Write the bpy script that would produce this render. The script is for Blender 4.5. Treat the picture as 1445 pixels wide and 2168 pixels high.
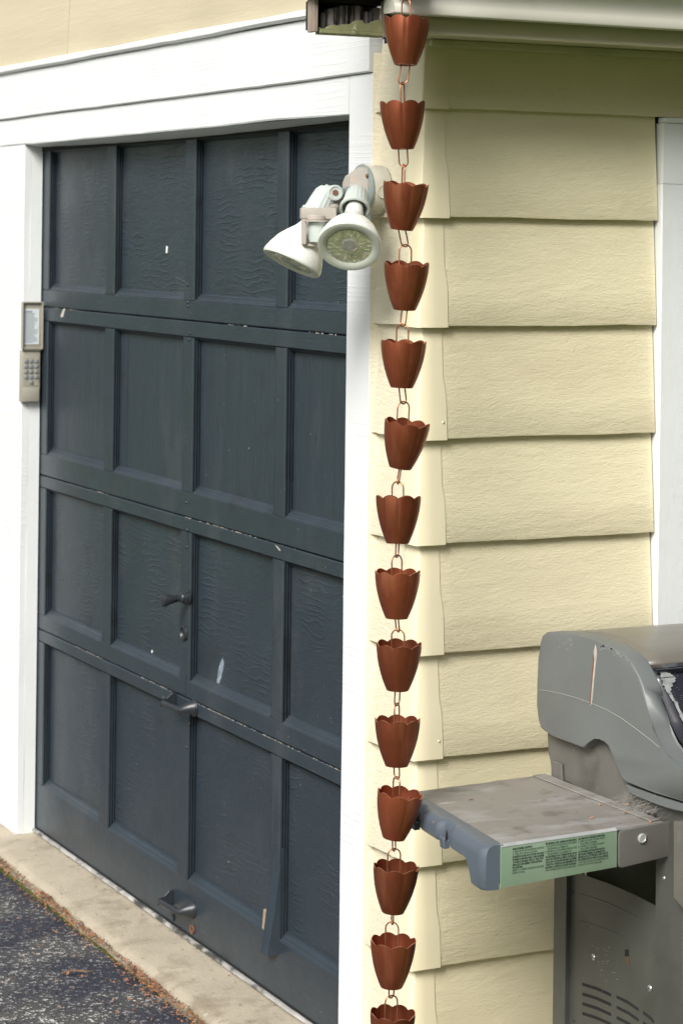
import bpy, bmesh, math, random
from mathutils import Vector, Matrix, noise
V = Vector
random.seed(7)
S = bpy.context.scene
COL = S.collection
for o in list(bpy.data.objects): bpy.data.objects.remove(o)

# ------------------------------------------------------------------ camera, sky, sun, exposure
YAW, ROLL = .4548, .01224
CAM = V((-2.381, -4.469, 1.87)); FPX = 5029.; CPX, CPY = 722.5, 505.
FW = V((math.sin(YAW), math.cos(YAW), 0)); R0 = V((math.cos(YAW), -math.sin(YAW), 0))
RT = math.cos(ROLL)*R0 + math.sin(ROLL)*V((0, 0, 1)); UP = RT.cross(FW)
cd = bpy.data.cameras.new('camera'); cam = bpy.data.objects.new('camera', cd); COL.objects.link(cam)
cam.matrix_world = Matrix(((RT.x, UP.x, -FW.x, CAM.x), (RT.y, UP.y, -FW.y, CAM.y), (RT.z, UP.z, -FW.z, CAM.z), (0, 0, 0, 1)))
cd.sensor_fit = 'VERTICAL'; cd.sensor_height = 36; cd.lens = FPX/2168*36; cd.shift_y = -(1084-CPY)/2168; cd.clip_end = 500
cd.dof.use_dof = True; cd.dof.focus_distance = 4.85; cd.dof.aperture_fstop = 9
S.camera = cam
SUN = V((-1.08, -.84, 1.06)).normalized()
elev = math.asin(SUN.z); azim = math.atan2(SUN.x, SUN.y)
w = bpy.data.worlds.new('World'); S.world = w; w.use_nodes = True
nt = w.node_tree; bgn = nt.nodes['Background']
sky = nt.nodes.new('ShaderNodeTexSky'); sky.sky_type = 'NISHITA'; sky.sun_disc = False
sky.sun_elevation = elev; sky.sun_rotation = azim; sky.dust_density = 3; sky.air_density = 1
hs = nt.nodes.new('ShaderNodeHueSaturation'); hs.inputs['Saturation'].default_value = .30
nt.links.new(sky.outputs[0], hs.inputs['Color']); nt.links.new(hs.outputs[0], bgn.inputs['Color'])
bgn.inputs['Strength'].default_value = .048
sd = bpy.data.lights.new('sun', 'SUN'); sd.energy = 1.5; sd.angle = math.radians(25); sd.color = (1, .98, .94)
so = bpy.data.objects.new('sun', sd); COL.objects.link(so); so.rotation_euler = SUN.to_track_quat('Z', 'Y').to_euler()
S.view_settings.view_transform = 'Standard'; S.view_settings.look = 'None'; S.view_settings.gamma = 1
S.view_settings.exposure = 1.58
S.view_settings.use_curve_mapping = False

# ------------------------------------------------------------------ measuring: where the ray through a photo pixel meets a plane of the building
def ray(px, py): return FW + (px-CPX)/FPX*RT - (py-CPY)/FPX*UP
def at(px, py, ax, val):
    d = ray(px, py); return CAM + d*((val-CAM[ax])/d[ax])
def ax_(px, py, v): return at(px, py, 0, v)
def ay_(px, py, v): return at(px, py, 1, v)
def az_(px, py, v): return at(px, py, 2, v)
def ad_(px, py, dist): return CAM + ray(px, py)*dist

# ------------------------------------------------------------------ materials
def mat(name, col, rough=.6, metal=0, var=.06, vscale=6, stretch=(1, 1, 1), bump=None, dirt=None, spec=.5, extra=None, coat=0):
    """bump: list of (kind, scale, stretch, distance).  dirt: (colour, scale, threshold, softness, stretch)"""
    m = bpy.data.materials.new(name); m.use_nodes = True; t = m.node_tree; N = t.nodes; L = t.links
    b = N['Principled BSDF']; b.inputs['Roughness'].default_value = rough; b.inputs['Metallic'].default_value = metal
    b.inputs['Specular IOR Level'].default_value = spec; b.inputs['Coat Weight'].default_value = coat
    tc = N.new('ShaderNodeTexCoord')
    def mp(st, off=(0, 0, 0)):
        n = N.new('ShaderNodeMapping'); n.inputs['Scale'].default_value = st; n.inputs['Location'].default_value = off
        L.new(tc.outputs['Object'], n.inputs['Vector']); return n.outputs[0]
    def noi(sc, st=(1, 1, 1), det=5, rg=.6, off=(0, 0, 0)):
        n = N.new('ShaderNodeTexNoise'); n.inputs['Scale'].default_value = sc; n.inputs['Detail'].default_value = det
        n.inputs['Roughness'].default_value = rg; L.new(mp(st, off), n.inputs['Vector']); return n.outputs['Fac']
    def ramp(fac, a, bb, ca=(0, 0, 0, 1), cb=(1, 1, 1, 1)):
        r = N.new('ShaderNodeValToRGB'); r.color_ramp.elements[0].position = a; r.color_ramp.elements[1].position = bb
        r.color_ramp.elements[0].color = ca; r.color_ramp.elements[1].color = cb; L.new(fac, r.inputs[0]); return r.outputs[0]
    c4 = lambda c: (*c, 1)
    def mix(f, a, bcol):
        n = N.new('ShaderNodeMix'); n.data_type = 'RGBA'
        L.new(f, n.inputs[0])
        for i, x in ((6, a), (7, bcol)):
            if isinstance(x, tuple): n.inputs[i].default_value = c4(x)
            else: L.new(x, n.inputs[i])
        return n.outputs[2]
    lo = tuple(max(0, c*(1-var)) for c in col); hi = tuple(min(1, c*(1+var)) for c in col)
    cur = mix(ramp(noi(vscale, stretch), .3, .7), lo, hi)
    for d in (dirt or []):
        dc, ds, th, sf = d[:4]; st = d[4] if len(d) > 4 else (1, 1, 1)
        cur = mix(ramp(noi(ds, st, 8, .65, (3.1+ds*.13, 1.7, 5.3)), th, th+sf), cur, dc)
    L.new(cur, b.inputs['Base Color'])
    rr = N.new('ShaderNodeMapRange'); rr.inputs['To Min'].default_value = max(.02, rough-.08); rr.inputs['To Max'].default_value = min(1, rough+.10)
    L.new(noi(vscale*3, stretch), rr.inputs[0]); L.new(rr.outputs[0], b.inputs['Roughness'])
    prev = None
    for k in (bump or []):
        kind, sc, st, dist = k[:4]
        if kind == 'noise': h = noi(sc, st, 6, .65)
        elif kind == 'ridge':
            n = N.new('ShaderNodeTexNoise'); n.noise_type = 'RIDGED_MULTIFRACTAL'; n.inputs['Scale'].default_value = sc; n.inputs['Detail'].default_value = 3
            L.new(mp(st), n.inputs['Vector']); h = n.outputs['Fac']
        elif kind == 'wave':     # embossed wavy grain lines
            n = N.new('ShaderNodeTexWave'); n.wave_type = 'BANDS'; n.bands_direction = k[5] if len(k) > 5 else 'Z'; n.inputs['Scale'].default_value = sc
            n.inputs['Distortion'].default_value = k[4]; n.inputs['Detail'].default_value = 3; n.inputs['Detail Scale'].default_value = 1.1
            L.new(mp(st), n.inputs['Vector']); h0 = ramp(n.outputs['Fac'], .70, .98)
            msk = ramp(noi(5.5, (1, 1, 1), 3), .48, .62)
            mu = N.new('ShaderNodeMath'); mu.operation = 'MULTIPLY'; L.new(h0, mu.inputs[0]); L.new(msk, mu.inputs[1]); h = mu.outputs[0]
        elif kind == 'crack':
            n = N.new('ShaderNodeTexNoise'); n.inputs['Scale'].default_value = sc; n.inputs['Detail'].default_value = 4
            L.new(mp(st), n.inputs['Vector']); h = ramp(n.outputs['Fac'], .30, .40)
        elif kind == 'vor':
            n = N.new('ShaderNodeTexVoronoi'); n.inputs['Scale'].default_value = sc; L.new(mp(st), n.inputs['Vector']); h = n.outputs['Distance']
        bp = N.new('ShaderNodeBump'); bp.inputs['Distance'].default_value = dist; bp.inputs['Strength'].default_value = 1
        L.new(h, bp.inputs['Height'])
        if prev: L.new(prev, bp.inputs['Normal'])
        prev = bp.outputs[0]
    if prev: L.new(prev, b.inputs['Normal'])
    if extra: extra(m, N, L, b, cur, noi, ramp, mix, mp)
    return m

M = {}
GR = .00045
M['siding'] = mat('cream_siding_paint', (.76, .69, .47), .62, var=.02, vscale=1.3, bump=[('noise', 60, (.4, 1, 1.6), .0014), ('noise', 200, (.6, 1, 1.4), .0014), ('ridge', 15, (.5, 1, 2.2), .0013)], dirt=[((.60, .52, .34), 2.2, .45, .5, (.5, 1, 2)), ((.28, .24, .16), 46, .76, .03)])
M['siding_g'] = mat('cream_siding_paint_weathered', (.68, .62, .46), .62, var=.04, vscale=4, bump=[('noise', 60, (1, .6, 1.5), .0026), ('noise', 170, (1, .6, 1.4), .0014)], dirt=[((.50, .46, .30), 7, .62, .25)])
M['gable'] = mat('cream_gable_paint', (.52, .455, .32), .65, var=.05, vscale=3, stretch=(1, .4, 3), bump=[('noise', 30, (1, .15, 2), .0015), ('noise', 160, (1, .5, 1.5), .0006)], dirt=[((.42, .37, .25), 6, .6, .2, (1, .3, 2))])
M['cap'] = mat('cream_metal_corner_paint', (.75, .68, .47), .5, var=.03, vscale=4, bump=[('noise', 40, (1, 1, 1), .0004)], dirt=[((.48, .43, .3), 12, .68, .1)])
M['white'] = mat('white_trim_paint', (.70, .71, .71), .5, var=.02, vscale=4, bump=[('noise', 70, (1, .3, 1), .0005), ('wave', 4, (1, .25, 4), .00035, 14)], dirt=[((.55, .54, .50), 20, .72, .08)])
M['white_j'] = mat('white_jamb_paint', (.72, .74, .73), .45, var=.03, vscale=4, bump=[('noise', 60, (1, 1, .6), .0010)], dirt=[((.50, .50, .44), 14, .68, .12, (1, 1, .5))])
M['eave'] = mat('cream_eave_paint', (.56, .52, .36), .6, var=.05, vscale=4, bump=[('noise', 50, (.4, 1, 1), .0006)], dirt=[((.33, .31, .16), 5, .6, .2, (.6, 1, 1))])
M['gutter'] = mat('cream_gutter_enamel', (.72, .70, .60), .35, var=.03, vscale=5, dirt=[((.50, .47, .36), 9, .62, .2, (.4, 1, 1))])
door_d = [((.10, .11, .11), 38, .76, .04), ((.018, .022, .026), 7, .58, .2), ((.050, .058, .064), 3.5, .56, .22, (1, 1, .6))]
DC = (.024, .0345, .044)
M['door_wave'] = mat('slate_door_paint_embossed', DC, .34, var=.10, vscale=5, bump=[('wave', 17, (1, .40, 1.1), .0010, 11), ('noise', 110, (1, 1, 1.5), .0009), ('noise', 26, (1, .6, 2), .0016)], dirt=door_d)
M['door_vert'] = mat('slate_door_paint_vertical_grain', DC, .42, var=.12, vscale=6, stretch=(1, 6, .5), bump=[('crack', 42, (1, 4.5, .16), .0012), ('noise', 160, (1, 1, .1), .0008)], dirt=door_d)
M['door_rail'] = mat('slate_door_paint_rail', (.024, .0345, .044), .34, var=.10, vscale=8, bump=[('noise', 70, (1, .35, 1.6), .0009), ('noise', 14, (1, .4, 1), .0014)], dirt=door_d)
M['door_mould_shaded'] = mat('slate_paint_shaded', (.017, .025, .032), .4, var=.12, vscale=8, bump=[('noise', 120, (1, 1, .4), .0008)], dirt=[((.008, .011, .013), 9, .5, .2)])  # door paint darkened: shade on side and top mouldings put into the colour
M['hardware'] = mat('painted_dark_hardware', (.022, .026, .030), .34, var=.12, vscale=30, bump=[('noise', 120, (1, 1, 1), .0004)])
M['chip'] = mat('bare_paint_chip', (.42, .38, .33), .8, var=.2, vscale=60)
M['bare'] = mat('bare_splintered_wood', (.33, .25, .175), .85, var=.25, vscale=40, stretch=(1, 1, .2), bump=[('noise', 200, (1, 1, .15), .001)])
M['splash'] = mat('chalky_splash', (.17, .21, .25), .8, var=.3, vscale=120, dirt=[((.45, .47, .48), 90, .60, .05)])
M['chalk'] = mat('white_scuff', (.72, .72, .70), .8, var=.2, vscale=80)
M['seal'] = mat('weathered_door_seal', (.33, .32, .30), .7, var=.4, vscale=14, stretch=(1, 1, 1), dirt=[((.05, .05, .045), 16, .5, .1, (1, .5, 1))])
M['rubber'] = mat('black_rubber', (.02, .02, .02), .7)
def copper_x(m, N, L, b, cur, noi, ramp, mix, mp):
    oi = N.new('ShaderNodeObjectInfo'); mr = N.new('ShaderNodeMapRange'); mr.inputs['To Min'].default_value = .72; mr.inputs['To Max'].default_value = 1.12; L.new(oi.outputs['Random'], mr.inputs[0])
    st = ramp(noi(26, (1, 1, .12), 3), .50, .72); c = mix(st, cur, (.40, .14, .07)); h = N.new('ShaderNodeHueSaturation'); L.new(c, h.inputs['Color']); L.new(mr.outputs[0], h.inputs['Value']); L.new(h.outputs[0], b.inputs['Base Color'])
M['copper'] = mat('brushed_copper_enamel', (.29, .078, .036), .34, metal=.7, var=.14, vscale=22, stretch=(1, 1, .6), bump=[('noise', 260, (1, 1, .5), .0002)], dirt=[((.20, .055, .026), 9, .55, .25), ((.60, .45, .36), 75, .78, .02)], extra=copper_x)
M['copper_rim'] = mat('bare_copper_rim', (.80, .42, .26), .3, metal=.7)
M['copper_wire'] = mat('copper_wire', (.46, .19, .09), .32, metal=.8, var=.25, vscale=60)
M['bulb'] = mat('white_bulb_glass', (.74, .75, .70), .25, var=.02, vscale=9, coat=.3)
M['lens_rim'] = mat('white_lens_rim', (.50, .53, .45), .4, var=.06, vscale=30, dirt=[((.25, .26, .2), 60, .72, .05)])
def lens_x(m, N, L, b, cur, noi, ramp, mix, mp):
    b.inputs['Transmission Weight'].default_value = .25
M['lens'] = mat('dimpled_lens_glass', (.40, .44, .24), .12, var=.08, vscale=26, bump=[('vor', 90, (1, 1, 1), .002)], extra=lens_x, coat=.5)
M['lens_core'] = mat('silvered_reflector_core', (.56, .58, .48), .22, metal=.5, var=.2, vscale=60)
M['ltgrey'] = mat('pale_grey_lampholder', (.46, .50, .47), .5, var=.05, vscale=30, dirt=[((.42, .38, .30), 24, .62, .15)])
M['box'] = mat('weathered_grey_cast_box', (.52, .50, .42), .6, var=.08, vscale=24, bump=[('noise', 120, (1, 1, 1), .0008)], dirt=[((.26, .22, .18), 26, .60, .10), ((.36, .34, .33), 12, .56, .14)])
M['plate'] = mat('oxidised_cover_plate', (.27, .33, .32), .5, metal=.2, var=.2, vscale=30, dirt=[((.50, .36, .26), 22, .52, .18)])
M['tan'] = mat('rust_stained_sensor_plastic', (.38, .345, .30), .6, var=.08, vscale=30, dirt=[((.50, .31, .14), 55, .64, .08)])
M['steel'] = mat('zinc_screw', (.62, .62, .62), .3, metal=.9)
M['rust'] = mat('rusty_bolt', (.20, .09, .05), .7, metal=.3)
M['dark'] = mat('dark_void', (.012, .012, .011), .9)
M['keybox'] = mat('beige_keypad_plastic', (.32, .30, .245), .5, var=.05, vscale=40)
M['key'] = mat('grey_rubber_key', (.22, .235, .24), .5)
M['label'] = mat('faded_paper_label', (.60, .64, .66), .5, var=.04, vscale=40)
M['ink'] = mat('faded_ink', (.16, .20, .22), .6)
M['rot'] = mat('rotten_charred_wood', (.13, .115, .11), .85, var=.6, vscale=20, stretch=(3, 1, .8), bump=[('crack', 26, (3, 1, .7), .006), ('noise', 120, (1, 1, 1), .002)], dirt=[((.34, .32, .30), 40, .62, .08, (2, 1, .7)), ((.008, .008, .008), 22, .55, .05, (3, 1, .6))])
M['oldwood'] = mat('grey_weathered_wood', (.24, .19, .15), .85, var=.35, vscale=30, stretch=(1, 1, .3), bump=[('noise', 120, (1, 1, .3), .001)])
M['mossy'] = mat('algae_stained_paint', (.22, .225, .11), .7, var=.25, vscale=16, dirt=[((.08, .085, .03), 30, .55, .12), ((.62, .62, .46), 22, .60, .1)])
M['shingle'] = mat('grey_roof_shingle', (.10, .095, .09), .9, var=.3, vscale=40)
GC = (.138, .148, .146)
M['grill'] = mat('grey_grill_enamel', GC, .45, var=.05, vscale=8, bump=[('noise', 300, (1, 1, 1), .00015)], dirt=[((.24, .255, .25), 16, .68, .1), ((.09, .09, .08), 5, .62, .25)])
M['grill_dirty'] = mat('grimy_grill_casting', (.115, .110, .098), .6, var=.10, vscale=10, dirt=[((.22, .21, .185), 24, .62, .12), ((.055, .05, .04), 7, .55, .2)])
M['grill_top'] = mat('stained_lid_top', (.14, .13, .11), .32, var=.10, vscale=6, stretch=(.3, 1, 1), dirt=[((.25, .24, .22), 7, .55, .14, (.3, 1, 1))])
M['scuff'] = mat('pale_scuffed_enamel', (.24, .25, .245), .6, var=.5, vscale=60, dirt=[((.08, .08, .085), 70, .55, .1)])
M['crease'] = mat('crease_highlight', (.26, .265, .25), .5)  # paler than the casting: highlight on the raised line put in as colour
M['black'] = mat('glossy_black_porcelain', (.012, .012, .018), .12, var=.1, coat=.5)
M['shelf'] = mat('stained_shelf_laminate', (.215, .20, .18), .5, var=.08, vscale=7, stretch=(1.2, .5, 1), bump=[('noise', 90, (1, 1, 1), .0004)], dirt=[((.31, .31, .30), 9, .48, .2, (.6, 1.4, 1)), ((.12, .105, .09), 13, .56, .16), ((.46, .45, .43), 34, .66, .06, (.5, 1.4, 1)), ((.15, .09, .055), 45, .66, .05)])
M['shelf_in'] = mat('rusty_brown_shelf_underside', (.14, .115, .10), .6, var=.25, vscale=20, dirt=[((.24, .20, .17), 22, .6, .1)])
M['plastic'] = mat('blue_grey_plastic', (.085, .104, .128), .40, var=.06, vscale=14, bump=[('noise', 400, (1, 1, 1), .0001)], dirt=[((.16, .175, .185), 22, .68, .12)])
M['green'] = mat('pale_green_metal_label', (.25, .335, .245), .38, metal=.15, var=.10, vscale=9, dirt=[((.30, .27, .19), 26, .66, .08), ((.18, .29, .18), 6, .5, .3)])
M['silver'] = mat('worn_aluminium_edge', (.66, .67, .66), .35, metal=.6, var=.1, vscale=20)
M['print'] = mat('black_print', (.02, .035, .028), .6)
M['print_light'] = mat('thin_black_print', (.03, .055, .04), .6)
M['cab'] = mat('dark_grey_cart_steel', (.070, .072, .063), .38, var=.08, vscale=10, bump=[('noise', 300, (1, 1, 1), .0002)], dirt=[((.20, .20, .19), 60, .74, .03), ((.042, .042, .035), 5, .5, .3)])
M['web'] = mat('dusty_cobweb', (.26, .245, .22), .9)
M['debris'] = mat('orange_seed_husk', (.42, .20, .09), .8, var=.4, vscale=80)
M['leaf'] = mat('fallen_leaf_orange', (.30, .125, .05), .8, var=.5, vscale=25)
M['leaf2'] = mat('fallen_leaf_brown', (.15, .09, .055), .85, var=.5, vscale=25)
M['moss'] = mat('green_moss', (.14, .17, .04), .9, var=.4, vscale=60)
M['concrete'] = mat('tan_concrete', (.40, .35, .265), .85, var=.10, vscale=6, bump=[('noise', 130, (1, 1, 1), .0022), ('noise', 14, (1, 1, 1), .003)], dirt=[((.27, .225, .16), 8, .50, .16), ((.17, .145, .10), 26, .62, .08), ((.52, .46, .38), 60, .62, .06), ((.20, .16, .12), 95, .70, .04)])
def asph_x(m, N, L, b, cur, noi, ramp, mix, mp):
    v = N.new('ShaderNodeTexVoronoi'); v.inputs['Scale'].default_value = 130; L.new(mp((1, 1, 1)), v.inputs['Vector'])
    sp = N.new('ShaderNodeSeparateColor'); L.new(v.outputs['Color'], sp.inputs[0])
    a = ramp(sp.outputs[0], .80, .84); bmask = ramp(v.outputs['Distance'], .42, .30); wear = ramp(noi(2.6, (1, 1, 1), 4), .42, .60)
    m1 = N.new('ShaderNodeMath'); m1.operation = 'MULTIPLY'; L.new(a, m1.inputs[0]); L.new(bmask, m1.inputs[1])
    m2 = N.new('ShaderNodeMath'); m2.operation = 'MULTIPLY_ADD'; L.new(wear, m2.inputs[0]); m2.inputs[1].default_value = .75; m2.inputs[2].default_value = .25
    m3 = N.new('ShaderNodeMath'); m3.operation = 'MULTIPLY'; L.new(m1.outputs[0], m3.inputs[0]); L.new(m2.outputs[0], m3.inputs[1])
    c = mix(ramp(wear, .2, 1), (.024, .026, .040), (.075, .072, .070)); c = mix(m3.outputs[0], c, (.50, .49, .46))
    L.new(c, b.inputs['Base Color'])
M['asphalt'] = mat('worn_asphalt', (.05, .05, .055), .8, bump=[('vor', 130, (1, 1, 1), .004), ('noise', 30, (1, 1, 1), .004)], extra=asph_x)
M['lawn'] = mat('summer_lawn', (.065, .105, .008), .9, var=.3, vscale=8, bump=[('noise', 90, (1, 1, 1), .01)])
M['blocker_foliage'] = mat('sky_blocker_leaves', (.06, .10, .012), .6, var=.4, vscale=2)
M['glass'] = mat('dark_window_glass', (.03, .035, .04), .04, var=.02, spec=.8)

# ------------------------------------------------------------------ builders
ORG = {}
def empty(name, loc):
    o = bpy.data.objects.new(name, None); COL.objects.link(o); o.location = loc; o.empty_display_size = .05; ORG[o] = V(loc); return o
def tag(o, label=None, cat=None, group=None, kind=None):
    for k, v in (('label', label), ('category', cat), ('group', group), ('kind', kind)):
        if v: o[k] = v
    return o
class MB:
    def __init__(s): s.bm = bmesh.new()
    def poly(s, pts): return s.bm.faces.new([s.bm.verts.new(p) for p in pts])
    def grid(s, rows, closed=False):
        vs = [[s.bm.verts.new(p) for p in r] for r in rows]
        for a, b in zip(vs, vs[1:]):
            n = len(a)
            for i in range(n if closed else n-1):
                j = (i+1) % n
                try: s.bm.faces.new((a[i], a[j], b[j], b[i]))
                except ValueError: pass
        return vs
    def box(s, a, b, bev=0, seg=2, rot=None, org=None):
        a, b = V(a), V(b); c = (a+b)/2; d = b-a
        r = bmesh.ops.create_cube(s.bm, size=1)
        vs = r['verts']
        for v in vs: v.co = V((v.co.x*d.x, v.co.y*d.y, v.co.z*d.z))
        if bev: 
            es = list({e for v in vs for e in v.link_edges})
            rr = bmesh.ops.bevel(s.bm, geom=es, offset=bev, segments=seg, affect='EDGES', profile=.5)
            vs = list({v for v in rr['verts']} | {v for v in vs if v.is_valid})
        for v in vs:
            p = v.co
            if rot: p = rot @ p
            v.co = p + c
        return vs
    def prism(s, pts, vec, bev=0, seg=2):
        vec = V(vec)
        a = [s.bm.verts.new(p) for p in pts]; b = [s.bm.verts.new(V(p)+vec) for p in pts]
        f = [s.bm.faces.new(a), s.bm.faces.new(b[::-1])]
        n = len(a)
        for i in range(n): f.append(s.bm.faces.new((a[i], b[i], b[(i+1) % n], a[(i+1) % n])))
        if bev:
            es = list(f[0].edges)+list(f[1].edges)
            bmesh.ops.bevel(s.bm, geom=es, offset=bev, segments=seg, affect='EDGES', profile=.6)
    def lathe(s, prof, org, axis, n=32, a0=0, ref=None):
        z = V(axis).normalized(); x = (V(ref) if ref else (V((0, 0, 1)) if abs(z.z) < .9 else V((1, 0, 0)))); x = (x - z*x.dot(z)).normalized(); y = z.cross(x)
        rows = []
        for r, h in prof: rows.append([V(org)+z*h+(x*math.cos(2*math.pi*i/n)+y*math.sin(2*math.pi*i/n))*max(r, 1e-5) for i in range(n)])
        vs = s.grid(rows, True); return vs
    def tube(s, pts, r, n=8, closed=False):
        pts = [V(p) for p in pts]; rows = []; N = len(pts); prevx = None
        for i, p in enumerate(pts):
            if closed: t = pts[(i+1) % N]-pts[i-1]
            else: t = pts[min(i+1, N-1)]-pts[max(i-1, 0)]
            t.normalize()
            if prevx is None: x = t.orthogonal().normalized()
            else: x = (prevx - t*prevx.dot(t)).normalized()
            prevx = x; y = t.cross(x)
            rr = r[i] if isinstance(r, (list, tuple)) else r
            rows.append([p+(x*math.cos(2*math.pi*k/n)+y*math.sin(2*math.pi*k/n))*rr for k in range(n)])
        if closed: rows.append(rows[0])
        s.grid(rows, True)
        if not closed:
            for rw in (rows[0], rows[-1][::-1]): s.poly(rw)
    def build(s, name, m, parent=None, loc=None, smooth=0, kind=None, label=None):
        bmesh.ops.remove_doubles(s.bm, verts=s.bm.verts, dist=1e-5)
        bmesh.ops.recalc_face_normals(s.bm, faces=s.bm.faces)
        o0 = ORG[parent] if parent else V(loc or (0, 0, 0))
        for v in s.bm.verts: v.co -= o0
        me = bpy.data.meshes.new(name); s.bm.to_mesh(me); s.bm.free()
        for mm in (m if isinstance(m, list) else [m]): me.materials.append(M[mm])
        if smooth:
            for p in me.polygons: p.use_smooth = True
            me.set_sharp_from_angle(angle=math.radians(smooth))
        o = bpy.data.objects.new(name, me); COL.objects.link(o)
        if parent: o.parent = parent
        else: o.location = o0
        ORG[o] = o0
        if kind: o['kind'] = kind
        if label: o['label'] = label
        return o
def wob(p, a, sc=3): return a*noise.noise(V(p)*sc)

# ================================================================== SETTING: ground
GZ = 0.0
m = MB(); m.poly([(-300, -300, -.035), (300, -300, -.035), (300, 300, -.035), (-300, 300, -.035)]); m.build('lawn', 'lawn', kind='structure')
# driveway sheet in front of the door
m = MB()
xs = [-9+.45*i for i in range(20)]+[-.17]; ys = [-.9+.3*i for i in range(25)]
m.grid([[(x, y, -.022+wob((x, y, 0), .006, 2.0)*(1 if x > -2 else .5)) for y in ys] for x in xs])
m.poly([(-9, -.9, -.03), (-.16, -.9, -.03), (-.16, 6.3, -.03), (-9, 6.3, -.03)])
m.build('driveway', 'asphalt', kind='structure')
# concrete threshold strip, softened broken outer edge
m = MB(); n = 150; rows = []
for i in range(n+1):
    y = -.45+4.6*i/n; ex = -.158+.011*y+wob((3, y, 0), .010, 5)+wob((3, y, 0), .004, 30)
    rows.append([(ex-.006, y, -.05), (ex-.002, y, -.014), (ex+.010, y, -.004+wob((1, y, 0), .003, 18)), (ex+.03, y, .0015), (-.02, y, .004), (.05, y, .006), (.30, y, .008)])
m.grid(rows); m.build('concrete_threshold', 'concrete', kind='structure', smooth=40)
# leaf litter gathered along the slab edge
m = MB(); rnd = random.Random(3)
for i in range(4000):
    y = rnd.uniform(.35, 2.9); e = -.158+.011*y
    d = abs(rnd.gauss(0, .024)) if rnd.random() < .90 else abs(rnd.gauss(0, .12))
    cl = noise.noise(V((y*4, 2, 0)))
    if d < .1 and rnd.random() > .70+cl: continue
    x = e-.008-d; s = rnd.uniform(.0025, .0075); a = rnd.uniform(0, 6.28); tl = rnd.uniform(-.5, .5)
    z = -.012+rnd.uniform(0, .010)-(.003 if d > .04 else 0)
    u = V((math.cos(a), math.sin(a), tl))*s; v2 = V((-math.sin(a), math.cos(a), rnd.uniform(-.4, .4)))*s*.5; c = V((x, y, z))
    f = m.poly([c-u, c+v2, c+u*.9+V((0, 0, s*.3)), c-v2]); f.material_index = 0 if rnd.random() < .6 else 1
for i in range(110):        # a few stray bits blown on to the slab and under the jamb
    y = rnd.uniform(.4, 2.8); x = rnd.uniform(-.14, .03) if i > 40 else .035-abs(rnd.gauss(0, .02)); s = rnd.uniform(.0015, .005); a = rnd.uniform(0, 6.28)
    c = V((x, y, .008)); u = V((math.cos(a), math.sin(a), .2))*s; v2 = V((-math.sin(a), math.cos(a), .1))*s*.45
    f = m.poly([c-u, c+v2, c+u, c-v2]); f.material_index = i % 2
lit = m.build('leaf_litter', ['leaf', 'leaf2'], kind='stuff'); tag(lit, 'orange and brown leaf bits gathered along the edge of the concrete strip', 'leaf litter')
m = MB()
for i in range(900):
    y = rnd.uniform(.4, 2.9)
    if noise.noise(V((y*3.1, 9, 0))) < .22: continue
    x = -.158+.011*y-.004+rnd.gauss(0, .005); c = V((x, y, -.008+rnd.uniform(-.004, .003))); s = rnd.uniform(.0015, .004)
    m.poly([c+V((rnd.uniform(-s, s), rnd.uniform(-s, s), rnd.uniform(0, s))) for _ in range(3)])
ms = m.build('moss', 'moss', kind='stuff'); tag(ms, 'thin green moss growing in the joint beside the concrete strip', 'moss')
m = MB(); p0, p1 = az_(131, 2060, -.012), az_(200, 2056, -.010)
m.tube([p0, p0.lerp(p1, .35)+V((.004, .006, .003)), p0.lerp(p1, .7)+V((0, 0, .001)), p1], [.0022, .0028, .002, .001], 6)
tag(m.build('twig', 'leaf2', loc=p0), 'short dark twig lying alone on the asphalt driveway', 'twig')
m = MB()
for (px, py, s) in ((44, 1748, .008), (53, 1742, .009), (62, 1752, .005), (28, 1752, .006)):
    c = az_(px, py, .012); m.lathe([(0, -s*.6), (s*.8, -s*.3), (s, 0), (s*.6, s*.5), (0, s*.7)], c, (0.1, .2, 1), 8)
tag(m.build('seed_husks', 'leaf', loc=az_(50, 1745, 0), kind='stuff', smooth=60), 'small orange husks caught under the foot of the far white jamb', 'debris')

m = MB(); rr = random.Random(77)  # unseen leaf mass added to block low sky and deepen the eave shade
for i in range(7200):
    a = rr.uniform(-2.2, -.1); R_ = rr.uniform(11, 15); c = V((-1+R_*math.cos(a), -1+R_*math.sin(a), rr.uniform(0, 1)**.8*(7.0+1.6*noise.noise(V((a*3, 0, 0))))))
    s = rr.uniform(.25, .6); u = V((rr.gauss(0, 1), rr.gauss(0, 1), rr.gauss(0, 1))).normalized()*s; v2 = u.orthogonal().normalized()*s*.8
    m.poly([c-u, c+v2, c+u, c-v2])
tag(m.build('sky_blocker', 'blocker_foliage', kind='stuff'), 'added unseen leaf mass behind the viewer that blocks low sky light', 'sky_blocker')

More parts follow.
